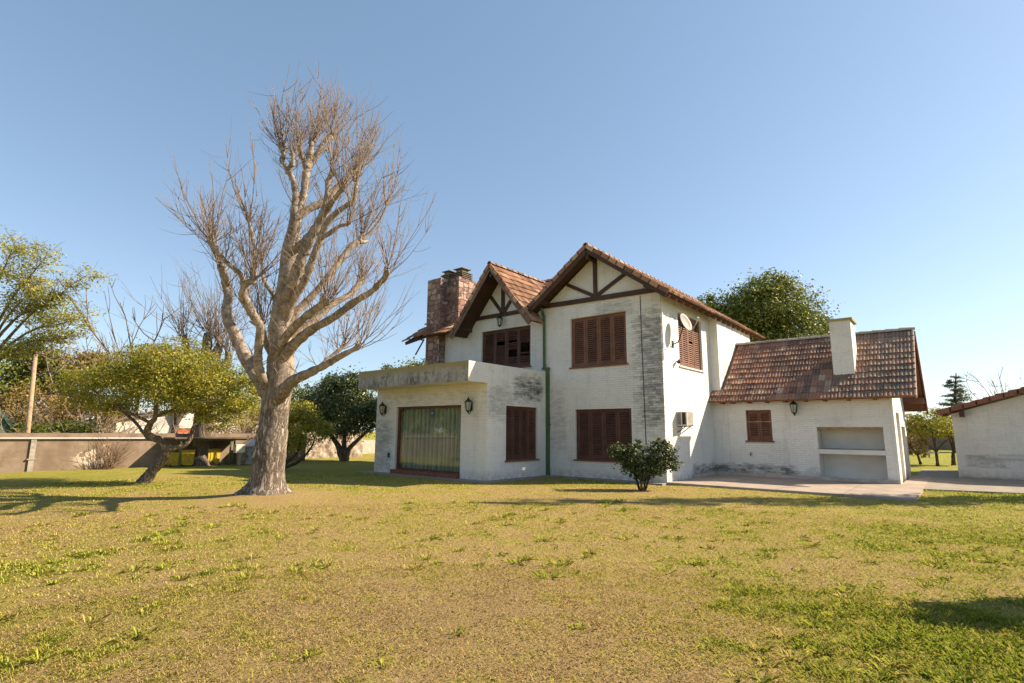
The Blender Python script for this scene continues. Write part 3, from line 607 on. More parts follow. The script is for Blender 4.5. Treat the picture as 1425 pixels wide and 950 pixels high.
# ------------------------------------------------------------------ fittings on the house, each a thing
def lantern(loc, out, label, hang=False):
    t = thing('wall_lantern', label, 'wall lantern', loc, 'green coach lanterns on the house'); x, y, z = loc; o = Vector(out)
    b = MB(); c = (x + o.x * .17, y + o.y * .17, z)
    b.lathe(c, [(.02, .30), (.03, .25), (.05, .23), (.135, .145), (.15, .13)], 6); b.lathe(c, [(.07, -.17), (.085, -.15), (.05, -.19), (.015, -.23)], 6)
    for j in range(6):
        a = 2 * math.pi * (j + .5) / 6; b.beam((c[0] + .075 * math.cos(a), c[1] + .075 * math.sin(a), c[2] - .16), (c[0] + .125 * math.cos(a), c[1] + .125 * math.sin(a), c[2] + .135), .014, .014)
    b.build('cage', M['lantern'], t)
    b = MB(); b.lathe(c, [(.064, -.15), (.110, .13)], 6); b.build('glass', M['glassmilk'], t)
    b = MB()
    if hang: b.beam((c[0], c[1], z + .28), (c[0], c[1], z + .40), .03, .03, (1, 0, 0)); b.beam((x, y, z + .38), (c[0], c[1], z + .38), .03, .03)
    else:
        wx = Vector((abs(o.y), abs(o.x), 0)); p = Vector(loc) + o * .012
        b.beam(p - Vector((0, 0, .16)), p + Vector((0, 0, .14)), .09, .024, o); b.tube([p - Vector((0, 0, .10)), p + o * .08 - Vector((0, 0, .26)), p + o * .15 - Vector((0, 0, .25)), Vector(c) - Vector((0, 0, .20))], .016, 6); b.tube([p + Vector((0, 0, .06)), p + o * .09 + Vector((0, 0, .04))], .012, 6)
    b.build('bracket', M['lantern'], t); return t
lantern((-10.08, YS, 2.44), (0, -1, 0), 'dark green coach lantern left of the curtained glass door')
lantern((-5.40, YS, 2.46), (0, -1, 0), 'dark green coach lantern right of the curtained glass door')
lantern((xd, -.06, 6.12), (0, -1, 0), 'green lantern hanging at the timber joint of the small gable', True)
lantern((2.92, KY, 2.50), (0, -1, 0), 'green lantern under the tiled eave of the barbecue wing')

t = thing('satellite_dish', 'pale grey satellite dish bolted beside the sunlit upper window', 'satellite dish', (0, .9, 4.63))
n = Vector((.91, -.20, .36)).normalized(); c = Vector((.42, 1.0, 5.36)); u = n.cross(Vector((0, 0, 1))).normalized(); v = u.cross(n)
b = MB(); vs = []; K = 28; rings = [0, .1, .2, .29, .36]
for sgn in (0, 1):
    for r_ in rings:
        for j in range(K): a = 2 * math.pi * j / K; vs.append(c + u * r_ * .78 * math.cos(a) + v * r_ * .95 * math.sin(a) + n * (.55 * r_ * r_ - .012 * sgn))
nr = len(rings); fs = []
for i in range(nr - 1):
    for j in range(K): fs.append((i * K + j, i * K + (j + 1) % K, (i + 1) * K + (j + 1) % K, (i + 1) * K + j)); o_ = nr * K; fs.append((o_ + (i + 1) * K + j, o_ + (i + 1) * K + (j + 1) % K, o_ + i * K + (j + 1) % K, o_ + i * K + j))
for j in range(K): q = (nr - 1) * K; fs.append((q + j, q + (j + 1) % K, nr * K + q + (j + 1) % K, nr * K + q + j))
b.raw(vs, fs); b.build('reflector', plain('dish_grey', (.24, .235, .22), .6, .1), t, True)
lnb = c + n * .48 - v * .12
b = MB(); b.tube([c - v * .37 + n * .05, c - v * .36 + n * .2, lnb - v * .06], .014, 6); b.build('feed_arm', M['grey'], t)
b = MB(); b.tube([lnb + n * .06, lnb - n * .05], [.045, .035], 10); b.tube([lnb + n * .06, lnb + n * .09 - v * .04], .03, 8); b.build('receiver', plain('pale_blue_plastic', (.30, .42, .46), .5), t)
b = MB(); b.box(.001, .02, .82, .96, 4.52, 4.76); b.tube([(.01, .89, 4.63), (.20, .92, 4.70), (.30, .95, 5.0), tuple(c - n * .03)], .022, 8); b.box(.27, .35, .90, 1.02, 5.22, 5.42); b.build('mount', M['darkmetal'], t)

t = thing('air_conditioner', 'beige window air conditioner poking out of the sunlit wall', 'air conditioner', (0, 1.2, 1.84))
b = MB(); y0, y1, z0, z1, d = .94, 1.50, 1.84, 2.32, .37
b.box(0, d, y0, y0 + .03, z0, z0 + .05); b.box(0, d, y0, y1, z1 - .03, z1); b.box(0, d - .03, y0 + .03, y1 - .03, z0, z0 + .03); b.box(0, d, y1 - .03, y1, z0, z1 - .03); b.box(.0, .03, y0, y0 + .03, z0 + .05, z1 - .03); b.box(d - .04, d, y0, y0 + .03, z0 + .05, z1 - .03); b.box(.17, .20, y0, y0 + .03, z0 + .05, z1 - .03); b.box(d - .03, d, y0 + .03, y0 + .06, z0, z1 - .03)
b.build('casing', M['acgrey'], t)
b = MB(); b.box(.02, d - .04, y0 + .05, y1 - .03, z0 + .03, z1 - .03); b.build('coil', M['darkmetal'], t)
b = MB()
for i in range(11): zz = z0 + .05 + i * .037; b.hexa([(d - .035, y0 + .06, zz), (d - .005, y0 + .06, zz - .012), (d - .005, y1 - .03, zz - .012), (d - .035, y1 - .03, zz)], [(d - .035, y0 + .06, zz + .016), (d - .005, y0 + .06, zz + .010), (d - .005, y1 - .03, zz + .010), (d - .035, y1 - .03, zz + .016)])
for i in range(8): yy = .03 + i * .021; b.box(yy, yy + .008, y0 + .012, y0 + .02, z0 + .05, z1 - .03)
b.build('grille', M['acgrey'], t)
for yy in (1.0, 1.42): b = MB(); b.beam((0, yy, z0 - .22), (.30, yy, z0 - .01), .025, .025); b.box(0, .33, yy - .012, yy + .012, z0 - .025, z0 - .002); b.build('bracket', M['darkmetal'], t)

t = thing('wall_spotlight', 'small dark spotlight on the sunlit wall left of the upper window', 'spotlight', (0, 1.12, 4.05))
b = MB(); b.tube([(0, 1.12, 4.05), (.10, 1.12, 4.05)], .02, 8); b.build('arm', M['darkmetal'], t)
b = MB(); b.tube([(.10, 1.17, 4.10), (.14, 1.02, 4.02)], [.045, .065], 10); b.build('lamp_head', M['darkmetal'], t)
b = MB(); b.tube([(1.326, KY, .842), (1.326, KY - .11, .842), (1.326, KY - .13, .79)], .016, 8); b.tube([(1.326, KY - .06, .842), (1.326, KY - .06, .90)], .01, 6); b.box(1.28, 1.37, KY - .068, KY - .052, .895, .91)
tag(b.build('tap', M['darkmetal']), 'dark garden tap on the white wall below the small window', 'tap')
pts = [(0.0 + 5.5 * q, 4.0 + .5 * q - (.5 - abs(q - .5)) * .0, 2.06 - .10 * math.sin(math.pi * q) + .18 * q) for q in np.linspace(0, 1, 24)]
pts = [(p_[0], KY - .10 if p_[0] > .4 else 4.0 + (p_[0] / .4) * (KY - .10 - 4.0), p_[2]) for p_ in pts]
b = MB(); b.tube(pts, .006, 5); tag(b.build('washing_line', M['plaster']), 'thin white line strung along the barbecue wing wall', 'washing line')
t = thing('outdoor_unit', 'white air conditioner unit at the far left edge of the sun room', 'air conditioner', (-10.9, -1.6, 1.8))
b = MB(); b.box(-11.05, -10.66, -2.0, -1.25, 1.78, 2.42); b.build('casing', M['grey'], t); b = MB(); b.box(-11.0, -10.7, -2.012, -2.002, 1.85, 2.36); b.build('grille', M['acgrey'], t)
for q_ in (-1.9, -1.4): MB().box(-10.98, -10.66, q_, q_ + .05, 1.72, 1.777).build('bracket', M['darkmetal'], t)

# ------------------------------------------------------------------ vegetation helpers
M['bark'] = bark_mat('pale_furrowed_bark', (.085, .065, .050), (.40, .335, .275), 8.0, 1.0, (1.9, 3.4))
M['bark2'] = bark_mat('grey_brown_bark', (.08, .06, .045), (.30, .235, .175), 9.0, .8)
M['darkbark'] = bark_mat('dark_bark', (.035, .028, .022), (.13, .10, .075), 12.0, .6)
M['twig'] = plain('tan_twig', (.235, .175, .135), .85, .3, 3)
M['twig2'] = plain('grey_twig', (.20, .15, .11), .85, .3, 2)
M['twig3'] = plain('pale_dry_twig', (.33, .25, .18), .85, .3, 2)

def tubes(paths, n=3):                                          # many thin tapered tubes at once: list of (pts kx3, radii k)
    V_ = []; F_ = []; base = 0; ang = np.arange(n) * 2 * math.pi / n; ca, sa = np.cos(ang), np.sin(ang)
    for P, r in paths:
        P = np.asarray(P, float); k = len(P); r = np.asarray(r, float)
        d = np.gradient(P, axis=0); d /= np.linalg.norm(d, axis=1, keepdims=True) + 1e-9
        ref = np.array([.3, .9, .1]) if abs(d[0, 1]) < .8 else np.array([1, .1, .1])
        a = np.cross(d, ref); a /= np.linalg.norm(a, axis=1, keepdims=True) + 1e-9; b = np.cross(a, d)
        V_.append((P[:, None, :] + (a[:, None, :] * ca[None, :, None] + b[:, None, :] * sa[None, :, None]) * r[:, None, None]).reshape(-1, 3))
        i = np.arange(k - 1)[:, None] * n + base; j = np.arange(n)[None, :]; j2 = (j + 1) % n
        F_.append(np.stack([i + j, i + j2, i + n + j2, i + n + j], -1).reshape(-1, 4)); base += k * n
    return np.concatenate(V_), np.concatenate(F_)

def shoot(p, d, L, r, up=.5, wig=.10, k=6, side=2, out=None, depth=1):
    """one shoot that bends towards the light, with side twigs"""
    out = [] if out is None else out
    d = np.array(d, float); d /= np.linalg.norm(d) + 1e-9; q = np.array(p, float); P = [q.copy()]; D = [d.copy()]
    for i in range(k - 1):
        d = d + np.array([0, 0, up / k]) + rng.normal(0, wig, 3); d /= np.linalg.norm(d); q = q + d * L / (k - 1); P.append(q.copy()); D.append(d.copy())
    out.append((np.array(P), np.linspace(r, r * .38, k)))
    if depth > 0:
        for _ in range(side):
            i = int(rng.integers(1, k - 1)); dd = D[i] + rng.normal(0, .48, 3)
            shoot(P[i], dd, L * rng.uniform(.25, .55), r * .62, up * .9, wig, max(4, k - 2), max(0, side - 1), out, depth - 1)
    return out

def limb_mesh(limbs, n=10, knob=.05, seed=0, sub=4):
    b_v = []; b_f = []; base = 0; rr = np.random.default_rng(seed)
    for L in limbs:
        S_ = smooth_path(L, sub); P = np.array([s_[:3] for s_ in S_]); r = np.maximum(np.array([s_[3] for s_ in S_]), .01)
        big = max(r) > .3; m = 26 if big else n; k = len(P)
        d = np.gradient(P, axis=0); d /= np.linalg.norm(d, axis=1, keepdims=True) + 1e-9
        ref = np.array([.3, .9, .1]) if abs(d[0, 1]) < .8 else np.array([1, .1, .1])
        a = np.cross(d, ref); a /= np.linalg.norm(a, axis=1, keepdims=True); b = np.cross(a, d)
        ang = np.arange(m) * 2 * math.pi / m
        kn = knob * (.22 if big else 1.0); amp = 1 + rr.normal(0, kn, (k, m)) * .7 + rr.normal(0, kn, (k, 1))
        if big:
            z = P[:, 2]; fl = np.clip(1 - z / .55, 0, 1) ** 1.6
            amp = amp + fl[:, None] * (.26 * np.maximum(0, np.sin(ang * 4 + 1.2))[None] ** 1.5 + .14 * np.maximum(0, np.sin(ang * 7))[None]) + .022 * np.sin(ang * 11 + z[:, None] * .7 + np.sin(z * 2.1)[:, None])
        R_ = r[:, None] * amp
        b_v.append((P[:, None, :] + (a[:, None] * np.cos(ang)[None, :, None] + b[:, None] * np.sin(ang)[None, :, None]) * R_[:, :, None]).reshape(-1, 3))
        i = np.arange(k - 1)[:, None] * m + base; j = np.arange(m)[None]; j2 = (j + 1) % m
        b_f.append(np.stack([i + j, i + j2, i + m + j2, i + m + j], -1).reshape(-1, 4))
        tip = (k - 1) * m + base
        b_v.append((P[-1] + d[-1] * r[-1] * .35)[None]); base += k * m + 1; t_ = base - 1
        jj = np.arange(m); b_f.append(np.stack([tip + jj, tip + (jj + 1) % m, np.full(m, t_), np.full(m, t_)], -1))
    v = np.concatenate(b_v); f = np.concatenate(b_f)
    return v, [tuple(dict.fromkeys(q)) for q in f.tolist()]

def leaves(blobs, total, size, nclump=30, spread=.22, up=.45, out=.5, seed=0, shell=(.5, 1.0), asp=.55, flat=.75):
    """leaf quads gathered in ragged clumps through a crown made of ellipsoids (cx,cy,cz,rx,ry,rz)"""
    r_ = np.random.default_rng(seed); vol = np.array([b[3] * b[4] * b[5] for b in blobs]) ** .75; vol = vol / vol.sum()
    C_ = []; N_ = []; T_ = []
    for bl, w_ in zip(blobs, vol):
        c = np.array(bl[:3]); rad = np.array(bl[3:6]); m = max(4, int(nclump * w_ * len(blobs)))
        dirs = r_.normal(size=(m, 3)); dirs /= np.linalg.norm(dirs, axis=1, keepdims=True)
        cc = dirs * r_.uniform(shell[0], shell[1], (m, 1)) ** .7; tone = r_.random(m); cs = r_.uniform(.6, 1.4, m)
        n = int(total * w_); k = r_.integers(0, m, n)
        off = r_.normal(size=(n, 3)) * spread * cs[k][:, None] * np.array([1, 1, flat])
        p = c + (cc[k] + off) * rad
        C_.append(p); N_.append(dirs[k] * out + off / (np.linalg.norm(off, axis=1, keepdims=True) + 1e-6) * .4); T_.append(tone[k])
    p = np.concatenate(C_); o = np.concatenate(N_); t = np.concatenate(T_); n = len(p)
    nrm = r_.normal(size=(n, 3)) * .7 + o + np.array([0, 0, up]); nrm /= np.linalg.norm(nrm, axis=1, keepdims=True)
    a = np.cross(nrm, r_.normal(size=(n, 3))); a /= np.linalg.norm(a, axis=1, keepdims=True); b = np.cross(nrm, a)
    s = size * r_.uniform(.6, 1.35, (n, 1)); a = a * s * .5; b = b * s * asp * .5; dr = nrm * s * .12
    v = np.stack([p - a - dr, p + b, p + a - dr, p - b], 1).reshape(-1, 3)
    f = np.arange(4 * n).reshape(n, 4); rnd = np.clip(t * .6 + r_.random(n) * .4, 0, 1)
    return v, f, rnd

def leafy(name, label, cat, base, trunk, blobs, total, size, lm, bm, group=None, nclump=40, spread=.22, seed=0, extra=None, **kw):
    t = thing(name, label, cat, base, group)
    if trunk:
        v, f = limb_mesh(trunk, 8, .06, seed); build_np('trunk', v, f, bm, t, True)
    v, f, r_ = leaves(blobs, total, size, nclump, spread, seed=seed, **kw); build_np('crown', v, f, lm, t, False, r_)
    if extra:
        v, f = tubes(extra); build_np('twigs', v, f, M['twig2'], t)
    return t
def to_crown(base, blobs, r0, n, seed, fork=.35):               # trunk plus limbs that reach into the crown
    r_ = np.random.default_rng(seed); b0 = np.array(base, float); cz = np.mean([b[2] for b in blobs]); cx = np.mean([b[0] for b in blobs]); cy = np.mean([b[1] for b in blobs])
    top = np.array([cx, cy, cz]); fk = b0 + (top - b0) * fork; L = [[(*b0, r0 * 1.25), (*(b0 + (fk - b0) * .4), r0), (*fk, r0 * .85)]]
    for i in range(n):
        bl = blobs[int(r_.integers(len(blobs)))]; e = np.array(bl[:3]) + r_.normal(size=3) * np.array(bl[3:6]) * .5; e[2] = max(e[2], fk[2] + .3)
        m = fk + (e - fk) * .5 + r_.normal(size=3) * .12 * np.linalg.norm(e - fk); L.append([(*fk, r0 * .6), (*m, r0 * .35), (*e, r0 * .1)])
    return L

LIMBS = [
  [(-6.0, -10.12, -0.12, 0.655), (-5.98, -10.13, 0.09, 0.549), (-5.94, -10.14, 0.38, 0.488), (-5.87, -10.17, 0.87, 0.462), (-5.77, -10.19, 1.4, 0.436), (-5.69, -10.21, 1.92, 0.41), (-5.62, -10.23, 2.36, 0.401), (-5.54, -10.24, 2.81, 0.402), (-5.45, -10.26, 3.34, 0.357), (-5.42, -10.38, 4.1, 0.322), (-5.16, -10.4, 5.28, 0.296), (-5.08, -10.46, 5.95, 0.242), (-4.91, -10.47, 6.69, 0.171), (-4.89, -10.51, 7.1, 0.135)],
  [(-4.89, -10.51, 7.1, 0.135), (-4.89, -10.51, 7.39, 0.108), (-4.94, -10.57, 7.75, 0.1), (-5.06, -10.67, 8.08, 0.091), (-5.22, -10.8, 8.37, 0.073), (-5.21, -10.75, 8.46, 0.073), (-5.25, -10.77, 8.73, 0.083)],
  [(-5.02, -10.7, 8.05, 0.072), (-4.89, -10.67, 8.24, 0.063), (-4.86, -10.68, 8.15, 0.054), (-4.79, -10.73, 8.44, 0.054)],
  [(-4.86, -10.46, 6.97, 0.117), (-4.81, -10.37, 7.35, 0.109), (-4.83, -10.34, 7.73, 0.119), (-4.83, -10.31, 8.19, 0.129), (-4.91, -10.27, 8.34, 0.13), (-4.88, -10.21, 8.73, 0.093), (-4.93, -10.18, 9.03, 0.075)],
  [(-5.0, -10.22, 8.35, 0.102), (-4.95, -10.41, 8.52, 0.083), (-4.83, -10.55, 8.71, 0.064)],
  [(-4.97, -10.2, 8.35, 0.112), (-4.87, -10.02, 8.73, 0.094), (-4.84, -9.9, 9.08, 0.085), (-4.77, -9.72, 9.33, 0.077)],
  [(-4.72, -10.49, 5.18, 0.174), (-4.42, -10.46, 5.81, 0.147), (-4.14, -10.41, 6.24, 0.138), (-3.89, -10.37, 6.61, 0.12), (-3.68, -10.38, 7.03, 0.085), (-3.56, -10.45, 7.41, 0.068), (-3.41, -10.45, 7.57, 0.059)],
  [(-4.77, -10.49, 6.83, 0.116), (-4.7, -10.25, 7.1, 0.127), (-4.55, -9.95, 7.35, 0.119), (-4.43, -9.7, 7.74, 0.121), (-4.33, -9.46, 8.1, 0.113), (-4.29, -9.26, 8.4, 0.095)],
  [(-4.6, -10.45, 6.06, 0.123), (-4.16, -10.4, 6.32, 0.112), (-3.71, -10.38, 6.7, 0.102), (-3.36, -10.4, 6.9, 0.075), (-3.02, -10.41, 7.06, 0.058)],
  [(-4.43, -10.37, 5.15, 0.121), (-4.15, -10.36, 5.65, 0.12), (-3.87, -10.35, 6.13, 0.111), (-3.66, -10.35, 6.42, 0.102), (-3.42, -10.3, 6.61, 0.084), (-3.13, -10.21, 6.76, 0.075), (-2.9, -10.16, 6.85, 0.075), (-2.75, -10.21, 7.16, 0.05)],
  [(-3.85, -10.36, 6.09, 0.068), (-3.48, -10.34, 6.16, 0.067), (-3.15, -10.34, 6.23, 0.05), (-2.81, -10.32, 6.2, 0.041)],
  [(-5.51, -10.4, 3.62, 0.152), (-5.31, -10.15, 4.4, 0.136), (-5.13, -9.84, 4.89, 0.129), (-4.93, -9.53, 5.43, 0.112), (-4.82, -9.28, 5.91, 0.104), (-4.69, -9.02, 6.41, 0.096), (-4.61, -8.75, 6.69, 0.087)],
  [(-4.61, -8.75, 6.69, 0.058), (-4.44, -8.54, 6.98, 0.039), (-4.28, -8.37, 7.35, 0.03), (-4.21, -8.26, 7.73, 0.02)],
  [(-5.23, -10.54, 3.48, 0.14), (-4.7, -10.51, 3.9, 0.128), (-4.18, -10.48, 4.17, 0.117), (-3.69, -10.44, 4.36, 0.099), (-3.31, -10.47, 4.43, 0.097)],
  [(-5.51, -10.26, 3.54, 0.162), (-5.45, -9.89, 4.04, 0.129), (-5.38, -9.51, 4.45, 0.122), (-5.24, -9.07, 4.95, 0.106), (-5.14, -8.65, 5.28, 0.098), (-5.14, -8.32, 5.7, 0.09)],
  [(-5.18, -10.35, 3.4, 0.193), (-4.72, -10.31, 3.69, 0.156), (-4.22, -10.23, 3.95, 0.136), (-3.6, -10.06, 4.19, 0.117), (-3.02, -9.93, 4.49, 0.099), (-2.53, -9.85, 4.66, 0.089), (-2.14, -9.85, 4.84, 0.079), (-1.84, -9.9, 4.96, 0.07)],
  [(-5.08, -10.34, 2.53, 0.225), (-4.68, -10.36, 2.74, 0.17), (-4.08, -10.24, 2.94, 0.125), (-3.56, -10.15, 3.1, 0.098), (-3.04, -10.08, 3.28, 0.08), (-2.56, -10.03, 3.41, 0.063)],
  [(-3.77, -10.16, 3.08, 0.074), (-3.72, -10.03, 3.25, 0.058), (-3.62, -9.86, 3.45, 0.05), (-3.6, -9.73, 3.55, 0.051)],
  [(-5.85, -10.26, 2.26, 0.18), (-6.13, -10.4, 2.71, 0.181), (-6.38, -10.53, 3.13, 0.202), (-6.66, -10.68, 3.56, 0.204), (-6.91, -10.81, 4.03, 0.177), (-7.16, -10.96, 4.58, 0.16), (-7.23, -10.94, 5.07, 0.143), (-7.37, -10.96, 5.39, 0.134), (-7.56, -11.07, 6.01, 0.126), (-7.82, -11.24, 6.59, 0.098)],
  [(-7.12, -11.06, 5.4, 0.095), (-6.97, -11.18, 5.61, 0.075), (-6.88, -11.33, 5.74, 0.065)],
  [(-5.47, -10.74, 2.92, 0.138), (-5.37, -10.88, 3.16, 0.137), (-5.21, -10.98, 3.52, 0.127), (-5.0, -11.08, 3.98, 0.126), (-5.0, -11.31, 4.29, 0.125), (-4.96, -11.5, 4.57, 0.115), (-4.87, -11.59, 4.55, 0.106), (-4.67, -11.64, 4.82, 0.097), (-4.4, -11.6, 4.88, 0.08)],
  [(-4.88, -11.58, 4.77, 0.082), (-4.8, -11.7, 5.05, 0.073), (-4.84, -11.9, 5.2, 0.064), (-4.91, -12.13, 5.41, 0.064), (-4.92, -12.33, 5.67, 0.055)],
  [(-4.48, -11.54, 4.91, 0.056), (-4.5, -11.56, 5.35, 0.049), (-4.54, -11.63, 5.88, 0.049), (-4.64, -11.71, 6.27, 0.041)],
  [(-5.59, -10.46, 4.8, 0.091), (-5.8, -10.42, 5.0, 0.083), (-6.15, -10.53, 5.42, 0.065), (-6.35, -10.55, 5.97, 0.047)],
  [(-5.69, -10.56, 3.69, 0.089), (-5.76, -10.62, 4.0, 0.081), (-5.84, -10.67, 4.21, 0.072)],
]

# ------------------------------------------------------------------ the pollarded tree in the foreground
t = thing('bare_tree', 'tall pollarded bare tree with pale knobbly limbs standing on the front lawn', 'tree', (-5.98, -10.15, 0))
root = [(-6.0, -10.12, -.10, .80), (-6.0, -10.13, .05, .66)]
LIMBS[0] = root[:1] + [LIMBS[0][1][:3] + (.60,)] + LIMBS[0][2:]
LIMBS[0] = [q[:3] + (q[3] * (.82 if q[2] > .3 else .90),) for q in LIMBS[0]]; LIMBS[1:] = [[q[:3] + (q[3] * .77,) for q in L] for L in LIMBS[1:]]
TRK = np.array(LIMBS[0])
for i, L in enumerate(LIMBS[1:], 1):                             # every limb starts deep inside the wood that carries it
    s0 = np.array(L[0][:3]); dd = s0 - np.array(L[1][:3]); dd /= np.linalg.norm(dd)
    zz = min(s0[2] - .35, 6.6); ax = np.array([np.interp(zz, TRK[:, 2], TRK[:, j]) for j in range(3)])
    if np.linalg.norm((s0 - ax)[:2]) < .95 and 2.2 < s0[2] < 6.6:
        z2 = max(2.0, s0[2] - 1.25); a2 = np.array([np.interp(z2, TRK[:, 2], TRK[:, j]) for j in range(3)]); p1 = s0 + dd * .5
        a1 = np.array([np.interp(p1[2], TRK[:, 2], TRK[:, j]) for j in range(3)]); p1 = p1 + (a1 - p1) * .38
        LIMBS[i] = [(*a2, L[0][3] * .7), (*p1, L[0][3] * 1.0)] + L
    else: LIMBS[i] = [(*(s0 + dd * .10), L[0][3] * .6)] + L
knobs = []
for L in LIMBS[1:]:
    e = L[-1]; p = np.array(L[-2][:3]); q = np.array(e[:3]); d = (q - p) / (np.linalg.norm(q - p) + 1e-9); r = e[3]
    L[-1] = (*q, r * 1.1); knobs.append((q, d, r))
kb = []                                                         # rough lumps at the pollarded ends and old branch scars
for q, d, r in knobs:
    for i in range(5 if r > .06 else 3):
        o = rng.normal(0, r * .6, 3); kb.append([(*(q + o * .3 - d * r * .9), r * .75), (*(q + o + d * r * .2), r * .8), (*(q + o * 1.9 + d * r * 1.2 + np.array([0, 0, r * .6])), r * .30)])
for L in LIMBS[1:]:
    for i in range(3):
        s_ = L[int(rng.integers(1, len(L)))]; o = rng.normal(0, 1, 3); o[2] = abs(o[2]); o /= np.linalg.norm(o); q = np.array(s_[:3]); r = s_[3] * .42
        kb.append([(*q, r), (*(q + o * s_[3] * 1.0), r * .9), (*(q + o * s_[3] * 1.4), r * .5)])
v, f = limb_mesh(LIMBS, 14, .07, 3, 6); v2, f2 = limb_mesh(kb, 8, .16, 5, 3)
build_np('trunk', np.concatenate([v, v2]), f + [tuple(i + len(v) for i in q) for q in f2], M['bark'], t, True)
paths = []
axis0 = np.array([-5.2, -10.4, 0])
for q, d, r in knobs:
    n = 24 if r > .055 else 12
    for i in range(n):
        o = q - axis0; o[2] = 0; o /= np.linalg.norm(o) + 1e-6
        dd = d * .35 + o * rng.uniform(-.15, .32) + np.clip(rng.normal(0, .42, 3), -.62, .62) + np.array([0, 0, .80])
        hi = .78 if q[2] > 8 else (.92 if q[2] > 6.5 else .86)
        shoot(q + rng.normal(0, r * .7, 3), dd, hi * rng.uniform(.9, 2.25), rng.uniform(.009, .014), .85, .085, 7, 4, paths)
for L in LIMBS[1:] + [LIMBS[0][9:]]:
    S_ = smooth_path(L, 5); n = max(4, int(len(S_) * .5))
    for i in range(n):
        s_ = S_[int(rng.integers(len(S_) // 4, len(S_)))]; q = np.array(s_[:3]); o = rng.normal(0, 1, 3); o[2] = abs(o[2]) * .6 + .1; o /= np.linalg.norm(o)
        shoot(q + o * s_[3] * .8, o + np.array([0, 0, .35]), rng.uniform(.4, 1.35), rng.uniform(.006, .011), .8, .12, 6, 3, paths)
v, f = tubes(paths, 3); build_np('twigs', v, f, M['twig'], t)

# ------------------------------------------------------------------ crooked small tree with a spreading crown
lm_y = leaf_mat('yellow_green_leaf', [(0, (0.104, 0.134, 0.016)), (.4, (0.223, 0.234, 0.026)), (.75, (0.379, 0.334, 0.040)), (1, (0.522, 0.389, 0.072))], .35)
lm_d = leaf_mat('glossy_dark_leaf', [(0, (0.032, 0.054, 0.020)), (.5, (0.071, 0.097, 0.031)), (.85, (0.123, 0.140, 0.050)), (1, (0.245, 0.219, 0.126))], .12, .30)
lm_m = leaf_mat('mid_green_leaf', [(0, (0.062, 0.087, 0.015)), (.5, (0.133, 0.166, 0.025)), (.8, (0.232, 0.238, 0.035)), (1, (0.343, 0.291, 0.053))], .3)
lm_p = leaf_mat('pale_spring_leaf', [(0, (0.218, 0.229, 0.042)), (.5, (0.371, 0.369, 0.076)), (1, (0.568, 0.499, 0.142))], .45)
lm_o = leaf_mat('ochre_leaf', [(0, (0.150, 0.128, 0.030)), (.5, (0.285, 0.203, 0.053)), (1, (0.420, 0.285, 0.090))], .35)
lm_b = leaf_mat('brown_leaf', [(0, (0.135, 0.090, 0.045)), (.5, (0.225, 0.150, 0.075)), (1, (0.315, 0.225, 0.120))], .25)
lm_c = leaf_mat('cedar_needles', [(0, (0.074, 0.098, 0.058)), (.6, (0.149, 0.169, 0.104)), (1, (0.257, 0.260, 0.169))], .2)
tr = [[(-12.27, -10.83, -.05, 0.246), (-12.14, -10.77, .18, 0.172), (-11.98, -10.69, .40, 0.156), (-11.75, -10.56, .67, 0.148), (-11.61, -10.52, .99, 0.139), (-11.57, -10.51, 1.13, 0.115)],
      [(-11.6, -10.53, 1.0, 0.123), (-11.64, -10.73, 1.26, 0.115), (-11.77, -10.99, 1.39, 0.107), (-11.67, -11.09, 1.6, 0.098), (-11.45, -11.08, 1.8, 0.082), (-11.21, -11.06, 2.01, 0.066), (-11.1, -11.16, 2.9, 0.041)],
      [(-11.57, -10.5, 1.0, 0.107), (-11.54, -10.27, 1.06, 0.082), (-11.51, -10.06, 1.12, 0.078), (-11.51, -9.92, 1.37, 0.074), (-11.55, -9.83, 1.73, 0.061), (-11.54, -9.69, 2.01, 0.053), (-11.6, -9.4, 2.9, 0.033)],
      [(-11.77, -10.99, 1.39, 0.057), (-12.03, -11.1, 1.52, 0.049), (-12.29, -11.24, 1.8, 0.045), (-12.9, -11.6, 2.3, 0.025)],
      [(-11.2, -11.0, 2.0, 0.049), (-10.7, -10.4, 2.4, 0.033), (-10.2, -9.8, 2.7, 0.016)], [(-11.5, -11.1, 1.8, 0.049), (-12.0, -11.9, 2.3, 0.033), (-13.0, -12.3, 2.8, 0.016)], [(-11.54, -9.7, 2.0, 0.041), (-10.9, -9.3, 2.4, 0.025), (-10.0, -9.2, 2.9, 0.016)]]
ex = []
for i in range(130): a = rng.uniform(0, 6.28); r = rng.uniform(.2, 2.5); shoot((-11.6 + r * math.cos(a), -10.9 + r * math.sin(a) * .9, rng.uniform(2.9, 3.6)), (math.cos(a) * .5, math.sin(a) * .5, .8), rng.uniform(.5, 1.0), .008, .5, .12, 5, 2, ex)
leafy('small_tree', 'small crooked tree with a wide yellow-green crown left of the bare tree', 'tree', (-12.2, -10.8, 0), tr,
      [(-11.55, -10.95, 3.05, 2.0, 1.7, 1.05), (-12.9, -12.0, 2.85, 1.3, 1.1, .8), (-10.3, -9.9, 2.9, 1.35, 1.2, 1.0), (-10.4, -9.6, 2.1, .8, .8, .5), (-12.2, -10.4, 3.2, 1.4, 1.3, .70), (-11.0, -10.9, 3.65, 1.5, 1.3, .70), (-9.6, -9.3, 2.75, .75, .7, .75), (-13.4, -12.5, 3.0, .7, .6, .42)], 62000, .064, lm_y, M['bark2'], None, 95, .15, 11, ex, shell=(.35, 1.05), flat=.55)

